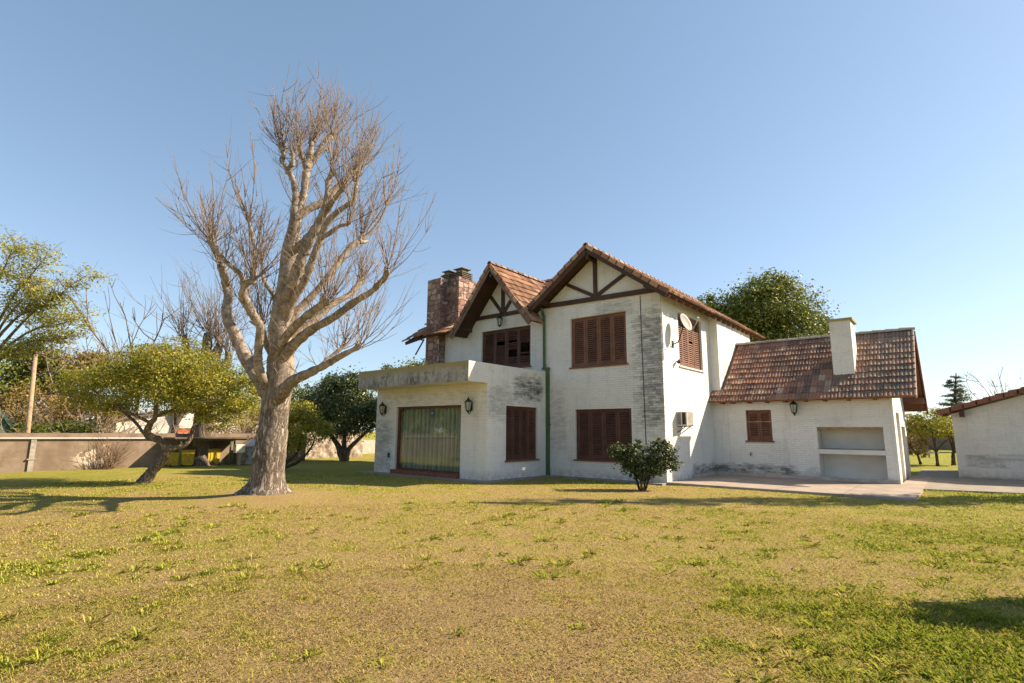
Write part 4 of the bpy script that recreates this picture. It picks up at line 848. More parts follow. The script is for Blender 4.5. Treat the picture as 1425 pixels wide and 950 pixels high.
# ------------------------------------------------------------------ old pollard behind, bare shoots from knobs
t = thing('old_tree', 'massive old pollard trunk standing before the yard wall beside the yellow bins', 'tree', (-19.98, -6.25, 0))
OL = [[(-19.98, -6.25, -.1, 1.02), (-19.93, -6.27, .25, .72), (-19.87, -6.28, .6, .58), (-19.74, -6.34, 1.2, .50), (-19.61, -6.41, 2.02, .45), (-19.4, -6.53, 3.33, .42), (-19.17, -6.66, 4.6, .36)],
      [(-19.3, -6.6, 3.9, .30), (-19.1, -6.8, 5.2, .24), (-19.02, -6.86, 6.0, .15)], [(-19.2, -6.6, 4.2, .28), (-18.85, -6.5, 5.0, .22), (-18.74, -6.4, 5.6, .14)], [(-19.2, -6.6, 3.9, .25), (-18.6, -6.1, 4.6, .2), (-18.5, -6.1, 5.2, .12)], [(-19.3, -6.7, 4.2, .24), (-19.7, -7.3, 5.0, .18), (-19.8, -7.5, 5.6, .11)]]
v, f = limb_mesh(OL, 10, .09, 8); build_np('trunk', v, f, M['bark2'], t, True)
paths = []
for L in OL[1:]:
    for i in range(34): q = np.array(L[-1][:3]); shoot(q + rng.normal(0, .15, 3), rng.normal(0, .42, 3) + np.array([-.15, -.12, .9]), rng.uniform(1.4, 3.6), .016, .35, .07, 7, 2, paths)
v, f = tubes(paths); build_np('twigs', v, f, M['twig2'], t)

# ------------------------------------------------------------------ bushes and trees in mid distance
leafy('bush', 'yellow-green bush on bare stems directly behind the bare tree trunk', 'bush', (-14, -5.43, 0),
      [[(-14.0, -5.43, -.05, .13), (-13.91, -5.45, .41, .10), (-13.73, -5.46, 1.13, .06)], [(-13.95, -5.43, .1, .08), (-13.3, -5.2, .35, .06), (-12.9, -4.9, .9, .04), (-12.8, -4.8, 1.4, .02)], [(-13.95, -5.43, .2, .07), (-13.6, -5.1, .7, .05), (-13.3, -5.1, 1.3, .03)], [(-14, -5.43, .2, .07), (-14.1, -5.7, .8, .05), (-14.0, -5.7, 1.4, .03)]],
      [(-13.5, -5.4, 1.75, .95, .9, .95), (-12.75, -4.85, 1.65, .62, .6, .55), (-13.9, -5.8, 1.6, .6, .6, .7), (-13.3, -5.3, 2.3, .6, .6, .5)], 11000, .085, lm_y, M['darkbark'], None, 34, .22, 12)
leafy('shrub_tree', 'round dark glossy evergreen on forked trunks left of the sun room', 'tree', (-18.75, .62, 0),
      [[(-18.8, .6, -.05, .22), (-18.96, .29, .79, .16), (-19.2, -.04, 1.37, .1), (-19.5, -.4, 2.2, .05)], [(-18.74, .65, -.05, .2), (-18.52, .69, .6, .14), (-18.01, .98, 1.19, .1), (-17.4, 1.4, 1.9, .05)], [(-18.78, .62, .1, .18), (-18.72, .5, 1.0, .13), (-18.4, .3, 2.4, .06)]],
      [(-18.6, .2, 2.9, 1.9, 1.9, 1.75), (-17.3, 1.4, 2.6, 1.1, 1.1, 1.1), (-19.6, -.7, 2.6, 1.0, 1.0, 1.1), (-18.3, .2, 4.0, 1.2, 1.2, .85)], 30000, .13, lm_d, M['bark2'], None, 60, .16, 13, up=.3)
b_st = [[(.21 + q[0], -2.22 + q[1], -.03, .03), (.21 + q[0] * 3, -2.22 + q[1] * 3, .45, .025), (.21 + q[0] * 6, -2.22 + q[1] * 6, .95, .012)] for q in ((-.06, -.04), (-.03, .03), (.0, -.03), (.04, .02), (.07, .05), (.02, -.06), (-.08, .01))]
leafy('round_bush', 'multi-stemmed dark glossy bush at the corner of the tall house wall', 'bush', (.21, -2.22, 0), b_st,
      [(.02, -2.4, .90, .44, .42, .34), (-.30, -2.6, 1.05, .30, .30, .26), (.55, -1.95, .92, .44, .42, .40), (.80, -1.8, 1.10, .28, .28, .30), (.30, -2.2, .66, .44, .40, .32), (.92, -1.72, .74, .26, .24, .24), (.62, -1.9, 1.30, .18, .18, .17), (.15, -2.3, 1.26, .20, .20, .15), (-.05, -2.45, .58, .28, .26, .20), (.55, -2.0, .52, .32, .28, .18), (.25, -2.2, .38, .26, .24, .14)], 8200, .072, leaf_mat('glossy_bush_leaf', [(0, (0.024, 0.042, 0.012)), (.5, (0.053, 0.075, 0.018)), (.85, (0.112, 0.128, 0.030)), (1, (0.255, 0.225, 0.060))], .2, .58), M['darkbark'], None, 64, .20, 14, shell=(.3, 1.08))
# pale spring tree whose trunk stands beyond the left edge
lt = [[(-17.6, -15.0, 0, .3), (-17.2, -14.9, 2.0, .25), (-16.8, -14.7, 3.2, .2)]]
for e in ((-13.3, -12.8, 6.3), (-13.9, -13.3, 5.6), (-13.2, -12.7, 5.0), (-13.4, -12.8, 4.4), (-15.0, -14.3, 7.4), (-14.3, -13.6, 7.0), (-14.4, -13.5, 3.9), (-16.5, -15.6, 7.0), (-18.5, -16.5, 6.0), (-14.6, -13.7, 6.1)):
    s0 = np.array([-16.8, -14.7, 3.1 + random.uniform(-.6, .3)]); e = np.array(e); m = s0 + (e - s0) * .5 + np.array([0, 0, .45 + .1 * random.random()]); lt.append([(*s0, .075), (*m, .036), (*(m + (e - m) * .55), .02), (*e, .008)])
lb = []
for L in lt[1:]:
    S_ = smooth_path(L, 6)
    for s_ in S_[7:]: lb.append((s_[0] + random.uniform(-.2, .2), s_[1] + random.uniform(-.2, .2), s_[2] + random.uniform(-.05, .3), .36, .36, .24))
ex = []
for L in lt[1:]:
    for s_ in smooth_path(L, 6)[8:]:
        for _ in range(3): shoot(s_[:3], rng.normal(0, .6, 3) + np.array([.4, .3, .3]), rng.uniform(.4, .9), .008, .3, .12, 5, 2, ex)
leafy('spring_tree', 'tree with sparse pale spring leaves on arching branches at the left edge', 'tree', (-17.6, -15, 0), lt, lb, 16000, .075, lm_p, M['bark2'], None, 5, .42, 15, ex, shell=(.1, 1.0))

def bare(name, label, base, h, spread, n, seed, mat=None, r0=.16, group=None, wig=.09, lean=(0, 0)):
    t = thing(name, label, 'tree', base, group); paths = []; r_ = np.random.default_rng(seed); b0 = np.array(base)
    stem = [(*b0, r0), (*(b0 + np.array([lean[0] * .2, lean[1] * .2, h * .18])), r0 * .85), (*(b0 + np.array([lean[0] * .4, lean[1] * .4, h * .34])), r0 * .7)]
    v, f = limb_mesh([stem], 8, .07, seed); build_np('trunk', v, f, M['bark2'], t, True)
    for i in range(n):
        s_ = stem[-1] if i % 3 else stem[1]; a = r_.uniform(0, 6.28)
        shoot(s_[:3], (spread * math.cos(a), spread * math.sin(a), r_.uniform(.5, 1.1)), h * r_.uniform(.4, .68), r0 * r_.uniform(.25, .5), .5, wig, 8, 4, paths, 2)
    v, f = tubes(paths); build_np('twigs', v, f, mat or M['twig2'], t); return t
bare('leafless_tree', 'slender leafless tree rising between the spring tree and the old pollard', (-29.6, -6.3, 0), 10.2, .55, 9, 31, M['twig2'], .14, 'bare trees beyond the yard wall')
bare('leafless_tree', 'spreading leafless tree behind the left crown edge of the crooked small tree', (-30.5, -8.9, 0), 7.2, .8, 12, 32, M['twig3'], .14, 'bare trees beyond the yard wall')
bare('leafless_tree', 'grey leafless tree with its top above the white shed roof at the right', (11.6, 63.7, 0), 9.5, .75, 12, 33, M['twig3'], .14)
for i, (x, y, h, lab) in enumerate([(-24.5, -13.4, 3.6, 'tangle of pale dry branches behind the wall by the leaning pole'), (-23.8, -11.2, 3.1, 'tangle of pale dry branches behind the wall right of the leaning pole'), (-24, -9.3, 3.0, 'tangle of pale dry branches behind the wall below the crooked tree crown'), (-25.5, -1.5, 3.7, 'pale bare brush seen between the bare tree trunk and the dark evergreen'), (-28, 2.5, 5.2, 'pale bare brush rising behind the dark evergreen'), (-23.2, -7.6, 2.7, 'tangle of dry branches over the wall above the reddish shrub'), (-22.6, -4.2, 2.6, 'tangle of dry branches over the wall right of the old pollard'), (-25.5, -15.2, 4.6, 'tall tangle of dry branches behind the green metal roof')]):
    t = thing('dry_brush', lab, 'brush', (x, y, 0), 'dry brush beyond the yard wall'); paths = []
    for k_ in range(60): a = rng.uniform(0, 6.28); shoot((x + rng.normal(0, .7), y + rng.normal(0, .7), rng.uniform(.3, 1.4)), (math.cos(a), math.sin(a), rng.uniform(.1, 1.1)), h * rng.uniform(.4, .75), .020, -.1, .22, 7, 3, paths)
    v, f = tubes(paths); build_np('branches', v, f, M['twig3'], t)
t = thing('dry_shrub', 'leafless reddish shrub fanning up against the yard wall', 'shrub', (-19.7, -9.9, 0)); paths = []
for i in range(60): shoot((-19.65 + rng.normal(0, .10), -9.9 + rng.normal(0, .12), 0), (rng.normal(.1, .15), rng.normal(.12, .45), 1), rng.uniform(.7, 1.45), .010, -.05, .08, 6, 2, paths)
v, f = tubes(paths); build_np('branches', v, f, plain('reddish_twig', (.22, .13, .085), .85), t)

bt = 'leafy trees beyond the yard wall'
def bush_tree(label, base, blobs, total, size, lm, seed, name='leafy_tree', group=bt, r0=.2, n=6, ncl=36, **kw):
    return leafy(name, label, 'tree', base, to_crown(base, blobs, r0, n, seed), blobs, total, size, lm, M['darkbark'], group, ncl, .2, seed, **kw)
bush_tree('olive leafy tree behind the leaning wooden pole', (-32, -12.5, 0), [(-32, -12.5, 4.2, 2.2, 2.2, 1.7), (-31.5, -10.5, 4.6, 1.7, 1.7, 1.3)], 8000, .20, lm_m, 41)
bush_tree('olive and brown leafy tree just left of the crooked tree crown', (-33, -9.2, 0), [(-33, -9.2, 5.0, 2.2, 2.0, 1.4), (-32.4, -7.6, 5.0, 1.6, 1.6, 1.2), (-33, -10, 3.2, 2.0, 2.0, 1.6)], 9000, .20, lm_o, 42)
bush_tree('brown thinly leaved tree at the far left behind the spring tree', (-34, -16.5, 0), [(-34, -16.5, 4.0, 2.6, 2.6, 2.6), (-34, -14.5, 3.2, 2.0, 2.0, 2.0)], 6000, .20, lm_b, 43)
bush_tree('low green bush just above the wall right of the leaning pole', (-22.8, -10.9, 0), [(-22.8, -10.8, 1.55, .7, 1.1, .45), (-22.8, -12.2, 1.5, .5, .6, .35)], 5000, .09, lm_m, 44, 'bush', None, .08, 4)
bush_tree('rusty tinged tree showing above the crooked tree crown', (-28, -4.9, 0), [(-28, -4.9, 5.6, 1.6, 1.6, 1.2), (-27.5, -3.8, 5.0, 1.4, 1.4, 1.2)], 4500, .15, lm_b, 45)
bush_tree('olive scrub over the wall between the crooked tree and the bare tree', (-24.5, -3.2, 0), [(-24.5, -3.2, 1.9, 1.0, 1.4, .75), (-24.2, -1.4, 2.0, 1.0, 1.3, .9), (-24.6, -.2, 1.4, .9, 1.0, .9)], 5200, .12, lm_o, 90, 'scrub', 'olive scrub beyond the yard wall', .07, 5)
bush_tree('olive scrub over the wall below the left part of the crooked tree crown', (-25.8, -9.6, 0), [(-25.8, -9.6, 2.1, 1.2, 1.6, 1.0), (-26.2, -11.4, 2.6, 1.2, 1.5, 1.1)], 5200, .13, lm_o, 91, 'scrub', 'olive scrub beyond the yard wall', .07, 5)
bush_tree('dense tree filling the gap right of the old pollard', (-30, -1.8, 0), [(-30, -1.8, 3.6, 2.0, 2.0, 1.6), (-29.5, .4, 3.2, 1.6, 1.6, 1.4)], 6000, .18, lm_m, 46)
bush_tree('green tree top peeping over the sun room roof beside the chimney', (-26, 11.5, 0), [(-25.8, 11.8, 6.0, 2.0, 2.0, 1.2), (-27.5, 10.5, 5.6, 1.6, 1.6, 1.1), (-24.4, 13, 6.1, 1.3, 1.3, .9)], 9000, .20, lm_m, 47)
bush_tree('far dull green tree on the horizon behind the dark evergreen', (-36, 6, 0), [(-36, 6, 3.6, 3, 3, 2.2), (-34, 9, 3.6, 2.6, 2.6, 2.0)], 7000, .24, lm_m, 48)
big = [(-2.5, 22.9, 10.0, 3.2, 3.0, 2.2), (-1.2, 24.2, 9.2, 2.2, 2.2, 2.0), (-4.3, 21.5, 9.6, 1.7, 1.7, 1.8), (-1.9, 22.9, 11.7, 1.6, 1.5, 1.0), (-5.6, 20.4, 10.3, .9, .9, 1.0), (.3, 25.6, 8.6, 1.2, 1.2, 1.5), (1.0, 26.1, 9.3, .6, .6, .6), (-3, 23, 7.0, 3.4, 3.2, 2.2)]
bush_tree('large dense green tree rising behind the house above the barbecue wing roof', (-2.5, 23.2, 0), big, 42000, .20, lm_m, 49, 'large_tree', None, .4, 9, 80, shell=(.4, 1.05))
for i, (x, y, h, lab) in enumerate([(-31, -14.5, 1.5, 'brown leafless thicket behind the green metal roof'), (-30.5, -11.0, 1.7, 'brown leafless thicket left of the neighbour house'), (-33, -7.5, 1.6, 'brown thicket rising behind the neighbour house roof')]):
    bush_tree(lab, (x, y, 0), [(x, y, h + .3, 1.6, 2.4, h), (x + .6, y + 1.4, h, 1.3, 1.6, h * .8)], 4200, .17, lm_b, 80 + i, 'thicket', 'brown thickets beyond the yard wall', .08, 7)
# right-hand gap
ced = thing('cedar', 'dark layered cedar beyond the gap between the house and the shed', 'tree', (6.9, 51.2, -.2))
v, f = limb_mesh([[(6.9, 51.2, -.2, .28), (7.2, 50.8, 4, .18), (7.65, 50.2, 7.5, .04)]], 8, .04, 50); build_np('trunk', v, f, M['darkbark'], ced, True)
lay = []
for i in range(13):
    zc = 2.0 + i * .43; rad = 2.5 * (1 - (zc - 1.6) / 6.4) + .2
    for j in range(5): a = rng.uniform(0, 6.28); q = .58 * rad; lay.append((7.05 + (zc / 7.5) * .5 + q * math.cos(a), 51 - (zc / 7.5) * .7 + q * math.sin(a), zc - .06 * q + rng.normal(0, .06), rad * .5, rad * .5, .16))
v, f, r_ = leaves(lay, 15000, .20, 8, .32, seed=50, up=.8, asp=.3, shell=(.1, 1.0)); build_np('crown', v, f, lm_c, ced, False, r_)
bush_tree('slim young tree with yellow-green leaves nearest the house end wall', (6.32, 19.9, -.05), [(6.3, 19.7, 2.35, 1.05, .9, .65), (5.7, 19.2, 2.1, .7, .7, .5), (7.0, 20.3, 2.3, .7, .7, .5), (6.3, 19.6, 1.75, .9, .8, .3)], 4200, .11, lm_y, 51, 'young_tree', 'young trees in the right-hand gap', .075, 5, 30)
bush_tree('slim young tree with yellow leaves standing close to the shed wall', (6.95, 21.5, -.05), [(7.1, 21.6, 2.3, .8, .8, .7), (7.5, 21.8, 1.8, .6, .6, .5), (6.7, 21.2, 1.9, .6, .6, .4)], 3200, .11, lm_y, 52, 'young_tree', 'young trees in the right-hand gap', .10, 5, 24)
bush_tree('rusty ochre shrub just right of the barbecue wing end wall', (5.55, 21, 0), [(5.55, 20.9, 1.55, .75, .7, .55), (5.3, 20.7, .75, .55, .55, .5), (5.0, 20.3, 2.3, .7, .7, .5)], 4200, .10, lm_o, 53, 'shrub', None, .06, 4, 22)
for i, (x, y, s_, lab) in enumerate([(2.5, 66, 1.0, 'green hedge tree low on the horizon behind the young trees'), (9, 70, 1.1, 'green hedge tree on the horizon just left of the shed'), (16, 72, 1.0, 'green hedge tree hidden behind the shed roof')]):
    bush_tree(lab, (x, y, 0), [(x, y, 1.9 * s_, 3.4, 2, 1.6 * s_), (x + 2, y + 1, 1.5 * s_, 2.4, 2, 1.3 * s_)], 3200, .30, lm_m, 60 + i, 'hedge_tree', 'hedge trees on the horizon at the right')
# trees beyond the right edge and behind the camera: the photo shows their shadows and reflections
leafy('poplar', 'tall slim poplar beyond the right edge whose shadow crosses the lawn', 'tree', (11.4, 5.0, 0), [[(11.4, 5.0, 0, .22), (11.4, 5.0, 6, .16), (11.4, 5.0, 12.5, .03)]],
      [(11.4, 5.0, 2.2 + i * .78, .95 - abs(i - 4) * .055, .95 - abs(i - 4) * .055, .62) for i in range(14)], 9000, .16, lm_m, M['bark2'], None, 10, .25, 70)
leafy('tall_shrub', 'upright shrub beyond the right edge that shades the corner of the lawn', 'shrub', (8.95, -8.65, 0), [[(8.95, -8.65, -.02, .05), (8.95, -8.65, .8, .03), (8.95, -8.65, 1.5, .01)]], [(8.95, -8.65, 1.1, .42, .42, .5), (8.95, -8.65, 1.6, .36, .36, .35)], 5000, .09, lm_m, M['darkbark'], None, 24, .25, 71)
proto = leafy('garden_tree', 'leafy garden tree behind the camera mirrored in the glass door', 'tree', (-44, -36, 0), [[(-44, -36, 0, .3), (-44, -36, 2.5, .22), (-44.3, -36.5, 5, .1)], [(-44, -36, 2.4, .15), (-42.6, -36, 4.5, .06)], [(-44, -36, 2.4, .15), (-45.6, -35, 4.4, .06)]],
      [(-44, -36, 5.4, 3.2, 3.2, 2.6), (-46, -35, 4.4, 2.3, 2.3, 2.2), (-42, -36.5, 4.4, 2.3, 2.3, 2.2), (-44, -36, 2.2, 2.6, 2.6, 1.5)], 7000, .30, lm_m, M['darkbark'], 'garden trees behind the camera', 40, .2, 72)
for i, (x, y, rz) in enumerate([(-37, -41, 1.2), (-31, -37, 2.3), (-50, -40, .6), (-57, -38, 4.0), (-64, -44, 5.0), (-24, -42, 3.1), (-43, -50, 2.0), (-54, -52, .9)]):
    c_ = proto.copy(); COL.objects.link(c_); c_.location = (x, y, 0); c_.rotation_euler = (0, 0, rz)
    for k_ in list(proto.children): d_ = k_.copy(); COL.objects.link(d_); d_.parent = c_

# ------------------------------------------------------------------ yard wall, shelter and what stands behind
g = G('yard_wall_render'); p, x, y, z = g.pos(); n1 = g.noise(p, .9, 6, .7); n2 = g.noise(p, 5, 6, .7)
c = g.mix(g.smooth(n1, .35, .65), (.17, .125, .09), (.26, .20, .15)); c = g.mix(g.mul(g.smooth(n2, .5, .75), .5), c, (.11, .085, .065))
pt = g.noise(g.xyz(0.0, g.mul(y, 1.5), g.mul(z, 1.5)), 1.3, 4, .6); box = g.mul(g.mul(g.smooth(y, -11.2, -10.6), g.smooth(y, -9.9, -9.4, 1.0, 0.0)), g.mul(g.smooth(z, .1, .3), g.smooth(z, .85, 1.05, 1.0, 0.0)))
c = g.mix(g.mul(g.smooth(pt, .50, .53), box), c, (.56, .46, .36)); M['yard'] = g.fin(c, .92, g.bump(n2, .4, .02), .15)
t = thing('yard_wall', 'long low brown rendered wall along the left edge of the garden', 'wall', (-20.1, -5, 0))
b = MB(); b.box(-20.2, -20, -17, -1.0, -.1, 1.43); b.build('wall_face', M['yard'], t)
b = MB(); b.tube([(-19.93, -17, 1.23), (-19.93, -14, 1.235), (-19.93, -7.9, 1.21)], .032, 8); b.box(-20, -19.93, -12.36, -12.20, 1.2, 1.26); b.build('pipe_rail', M['grey'], t)
b = MB(); b.box(-19.999, -19.93, -12.36, -12.20, -.05, 1.19); b.box(-20, -19.91, -12.42, -12.16, .43, .47); b.build('pier', plain('wall_pier', (.30, .27, .23), .85), t)
t = thing('stone_wall', 'patchy whitewashed stone wall behind the dark evergreen tree', 'wall', (-22.5, 2, 0))
g = G('patchy_stone'); p, x, y, z = g.pos(); n1 = g.noise(p, 2.2, 6, .7); c = g.ramp(n1, [(.38, (.12, .09, .07)), (.5, (.28, .22, .17)), (.62, (.52, .46, .40))]); M['patchy'] = g.fin(c, .9, g.bump(n1, .5, .03))
b = MB(); b.box(-22.4, -22.2, -1.0, 4.2, -.1, 1.5); b.build('wall_face', M['patchy'], t)
t = tag(MB().box(-26.0, -25.8, 4.2, 11, -.1, .95).build('low_wall', M['plinth']), 'low pale wall on the lawn edge behind the sun room', 'wall')
# lean-to shelter
t = thing('shelter', 'flat-roofed lean-to shelter on green posts against the yard wall', 'shelter', (-19.3, -6.4, 0))
b = MB(); b.box(-20.0, -18.6, -7.9, -4.75, 1.20, 1.26); b.build('roof', plain('rusty_sheet', (.13, .085, .06), .8, .4), t)
b = MB(); b.beam((-18.7, -7.8, 1.16), (-18.7, -4.8, 1.16), .05, .07); b.build('roof_beam', M['green'], t)
for (x, y) in ((-18.75, -5.5), (-19.4, -5.05), (-18.75, -7.6), (-19.5, -7.2)): b = MB(); b.box(x - .028, x + .028, y - .028, y + .028, 0, 1.19); b.build('post', M['green'], t)
b = MB(); b.box(-20.0, -19.96, -7.85, -4.8, 0, 1.19); b.build('back_panel', M['yard'], t)
M['yellow'] = plain('yellow_plastic', (.50, .35, .03), .6, .25)
def bin_(x, y, w_, h, lab):
    t = thing('yellow_bin', lab, 'bin', (x, y, 0), 'yellow bins under the shelter')
    b = MB(); b.hexa([(x - w_ * .45, y - w_ * .45, .04), (x + w_ * .45, y - w_ * .45, .04), (x + w_ * .45, y + w_ * .45, .04), (x - w_ * .45, y + w_ * .45, .04)], [(x - w_ / 2, y - w_ / 2, h), (x + w_ / 2, y - w_ / 2, h), (x + w_ / 2, y + w_ / 2, h), (x - w_ / 2, y + w_ / 2, h)])
    for i in range(3): b.box(x + w_ / 2 - .01, x + w_ / 2 + .012, y - .16 + i * .13, y - .12 + i * .13, .15, h - .1)
    b.build('body', M['yellow'], t)
    b = MB(); b.hexa([(x - w_ * .54, y - w_ * .54, h + .003), (x + w_ * .54, y - w_ * .54, h + .003), (x + w_ * .54, y + w_ * .54, h + .003), (x - w_ * .54, y + w_ * .54, h + .003)], [(x - w_ * .5, y - w_ * .5, h + .07), (x + w_ * .5, y - w_ * .5, h + .05), (x + w_ * .5, y + w_ * .5, h + .05), (x - w_ * .5, y + w_ * .5, h + .07)]); b.build('lid', M['yellow'], t)
    b = MB(); b.tube([(x + w_ * .4, y - w_ * .48, .05), (x + w_ * .4, y - w_ * .40, .05)], .05, 10); b.tube([(x + w_ * .4, y + w_ * .40, .05), (x + w_ * .4, y + w_ * .48, .05)], .05, 10); b.build('wheel', M['darkmetal'], t)
bin_(-19.55, -7.55, .38, .55, 'smaller yellow bin at the left of the old pollard trunk'); bin_(-19.45, -7.08, .5, .66, 'tall yellow bin half hidden by the left of the old pollard trunk'); bin_(-19.5, -5.98, .55, .68, 'yellow bin with ribbed front right of the old pollard trunk')
t = thing('meter_box', 'pale square meter box on a short wooden post under the shelter edge', 'meter box', (-18.5, -5.2, 0))
b = MB(); b.box(-18.56, -18.44, -5.23, -5.13, 0, .56); b.build('post', plain('pale_post', (.33, .27, .2), .85), t); b = MB(); b.box(-18.6, -18.40, -5.40, -4.98, .56, .94); b.build('box', plain('cream_box', (.60, .54, .43), .6), t); b = MB(); b.box(-18.399, -18.392, -5.37, -5.01, .59, .91); b.build('door', plain('cream_door', (.64, .58, .47), .6), t)
t = thing('grey_tank', 'low grey concrete tank beside the meter box', 'tank', (-19.3, -4.2, 0)); b = MB(); b.box(-19.8, -18.7, -4.75, -3.4, 0, .80); b.build('body', M['concrete'], t); b = MB(); b.hexa([(-19.8, -4.5, .805), (-18.7, -4.5, .805), (-18.7, -4.1, .805), (-19.8, -4.1, .805)], [(-19.8, -4.5, .85), (-18.7, -4.5, .85), (-18.7, -4.1, 1.15), (-19.8, -4.1, 1.15)]); b.build('lid', M['grey'], t)
# neighbours behind the wall
t = thing('neighbour_house', 'white rendered neighbour house with an orange window behind the yard wall', 'house', (-30, -4, 0))
b = MB(); b.wall('x', -28, -28.2, -7.6, 1.0, 0, 2.15, [(-4.85, -3.75, 1.40, 1.68), (-.9, -.2, 1.35, 1.7)]); b.prism([(-7.6, 2.15), (1.0, 2.15), (-2.2, 3.0)], 'x', -28.2, -28); b.box(-33, -28.2, -7.6, -7.4, 0, 2.1); b.box(-33, -28.2, .8, 1.0, 0, 2.1); b.build('wall', M['patchy_w'] if 'patchy_w' in M else plain('dirty_white', (.58, .54, .49), .85, .3, 1.3), t)
b = MB(); b.box(-28.12, -28.06, -4.85, -3.75, 1.40, 1.68); o = b.build('window', plain('orange_pane', (.38, .08, .015), .5, .2), t); b = MB(); b.box(-28.12, -28.05, -.9, -.2, 1.35, 1.7); b.build('window', M['darkmetal'], t)
b = MB(); b.hexa([(-33.2, -7.9, 2.05), (-27.8, -7.9, 2.05), (-27.8, -2.2, 3.05), (-33.2, -2.2, 3.05)], [(-33.2, -7.9, 2.12), (-27.8, -7.9, 2.12), (-27.8, -2.2, 3.12), (-33.2, -2.2, 3.12)]); b.hexa([(-33.2, -2.197, 3.05), (-27.8, -2.197, 3.05), (-27.8, 1.3, 2.05), (-33.2, 1.3, 2.05)], [(-33.2, -2.197, 3.12), (-27.8, -2.197, 3.12), (-27.8, 1.3, 2.12), (-33.2, 1.3, 2.12)]); b.build('roof', M['oldtile'], t)
t = thing('green_roof_hut', 'hut with a green ribbed metal roof just visible over the wall at the left edge', 'hut', (-25, -14, 0))
b = MB(); b.box(-26, -24.2, -17, -12.35, 0, 1.4); b.build('wall', M['yard'], t)
b = MB(); b.hexa([(-26.3, -12.15, 1.35), (-23.9, -12.15, 1.35), (-23.9, -14.2, 4.2), (-26.3, -14.2, 4.2)], [(-26.3, -12.2, 1.30), (-23.9, -12.2, 1.30), (-23.9, -14.25, 4.15), (-26.3, -14.25, 4.15)])
b.hexa([(-26.3, -16.25, 1.35), (-23.9, -16.25, 1.35), (-23.9, -14.203, 4.2), (-26.3, -14.203, 4.2)], [(-26.3, -16.2, 1.30), (-23.9, -16.2, 1.30), (-23.9, -14.203, 4.15), (-26.3, -14.203, 4.15)])
b.prism([(-16.1, 1.4), (-12.3, 1.4), (-14.2, 4.1)], 'x', -24.2, -24.05)
for i in range(7): x = -26.2 + i * .37; b.beam((x, -12.12, 1.36), (x, -14.17, 4.22), .05, .05)
b.build('roof', plain('green_sheet', (.10, .17, .12), .5, .15), t)
b = MB(); b.tube([(-22, -12.15, -.1), (-22, -12.18, 1.48), (-22, -12.30, 4.80)], [.10, .09, .07], 9); tag(b.build('wooden_pole', plain('pale_pole', (.36, .25, .16), .85, .2), None, True), 'leaning bare wooden pole behind the yard wall', 'pole')
# right: white shed
t = thing('shed', 'white painted brick shed with a tiled pitched roof at the right edge', 'shed', (10.5, 12.5, 0))
SX, SY = 7.214, 9.935
b = MB(); b.wall('y', SY, SY + .2, SX, 15, 0, 2.40); b.prism([(SX, 2.40), (15, 2.40), (11.1, 3.60)], 'y', SY, SY + .2); b.wall('x', SX, SX + .2, SY + .2, 15, 0, 2.4); b.wall('x', 15, 14.8, SY + .2, 15, 0, 2.4); b.wall('y', 15, 14.8, SX + .2, 14.8, 0, 2.4); b.build('wall', M['shedwall'], t)
ks = .305; b = MB(); zs = 3.78; hw = 4.28
cell_roof(b, (11.1 - hw, SY - .40, zs - ks * hw), (0, 1, 0), (1, 0, ks), 5.8, math.hypot(hw, hw * ks), seed=21); cell_roof(b, (11.1 + hw, SY - .40, zs - ks * hw), (0, 1, 0), (-1, 0, ks), 5.8, math.hypot(hw, hw * ks), seed=22); sr = b.build('roof', M['tile'], t)
b = MB(); deck(b, (11.1 - hw, SY - .38, zs - ks * hw), (0, 1, 0), (1, 0, ks), 5.7, math.hypot(hw, hw * ks), .06); deck(b, (11.1 + hw, SY - .38, zs - ks * hw), (0, 1, 0), (-1, 0, ks), 5.7, math.hypot(hw, hw * ks), .06); b.build('soffit', M['rafter'], sr)
b = MB()
for i in range(11):                                             # verge tiles stepped along the rake
    xa = 11.1 - hw + i * .39; b.r = random.random(); za = zs - ks * (11.1 - xa); b.hexa([(xa - .03, SY - .44, za - .13), (xa + .40, SY - .44, za - .13 + .385 * ks), (xa + .40, SY - .44, za + .385 * ks + .02), (xa - .03, SY - .44, za + .06)], [(xa - .03, SY - .405, za - .13), (xa + .40, SY - .405, za - .13 + .385 * ks), (xa + .40, SY - .405, za + .385 * ks + .02), (xa - .03, SY - .405, za + .06)])
b.build('verge_tile', tile_mat('verge_tile', [(0, (.17, .07, .05)), (1, (.27, .12, .08))], .4, .1), sr)
for q_ in ((7.45, 7.60, SY - .36, SY - .002, 2.28, 2.50), (SX - .25, SX - .1, SY - .36, SY - .2, 2.3, 2.42)): MB().box(*q_).build('purlin_end', M['wood'], sr)
t = thing('brick_wall', 'brown brick boundary wall on the far side of the right-hand gap', 'wall', (6, 60, 0)); b = MB(); b.box(-6, 24, 60.5, 60.8, -.1, 1.7); b.build('wall_face', plain('far_brick', (.22, .15, .115), .9, .3, 1.5), t); b = MB(); b.box(-6, 24, 60.42, 60.88, 1.703, 1.80); b.build('coping', M['plinth'], t)
t = thing('garden_bench', 'small pale stone bench on the far lawn in the right-hand gap', 'bench', (5.6, 33, 0)); b = MB(); b.box(5.35, 6.1, 32.9, 33.3, .28, .36); b.build('seat', M['plinth'], t)
for x in (5.45, 5.9): b = MB(); b.box(x, x + .1, 32.95, 33.25, 0, .28); b.build('leg', M['plinth'], t)

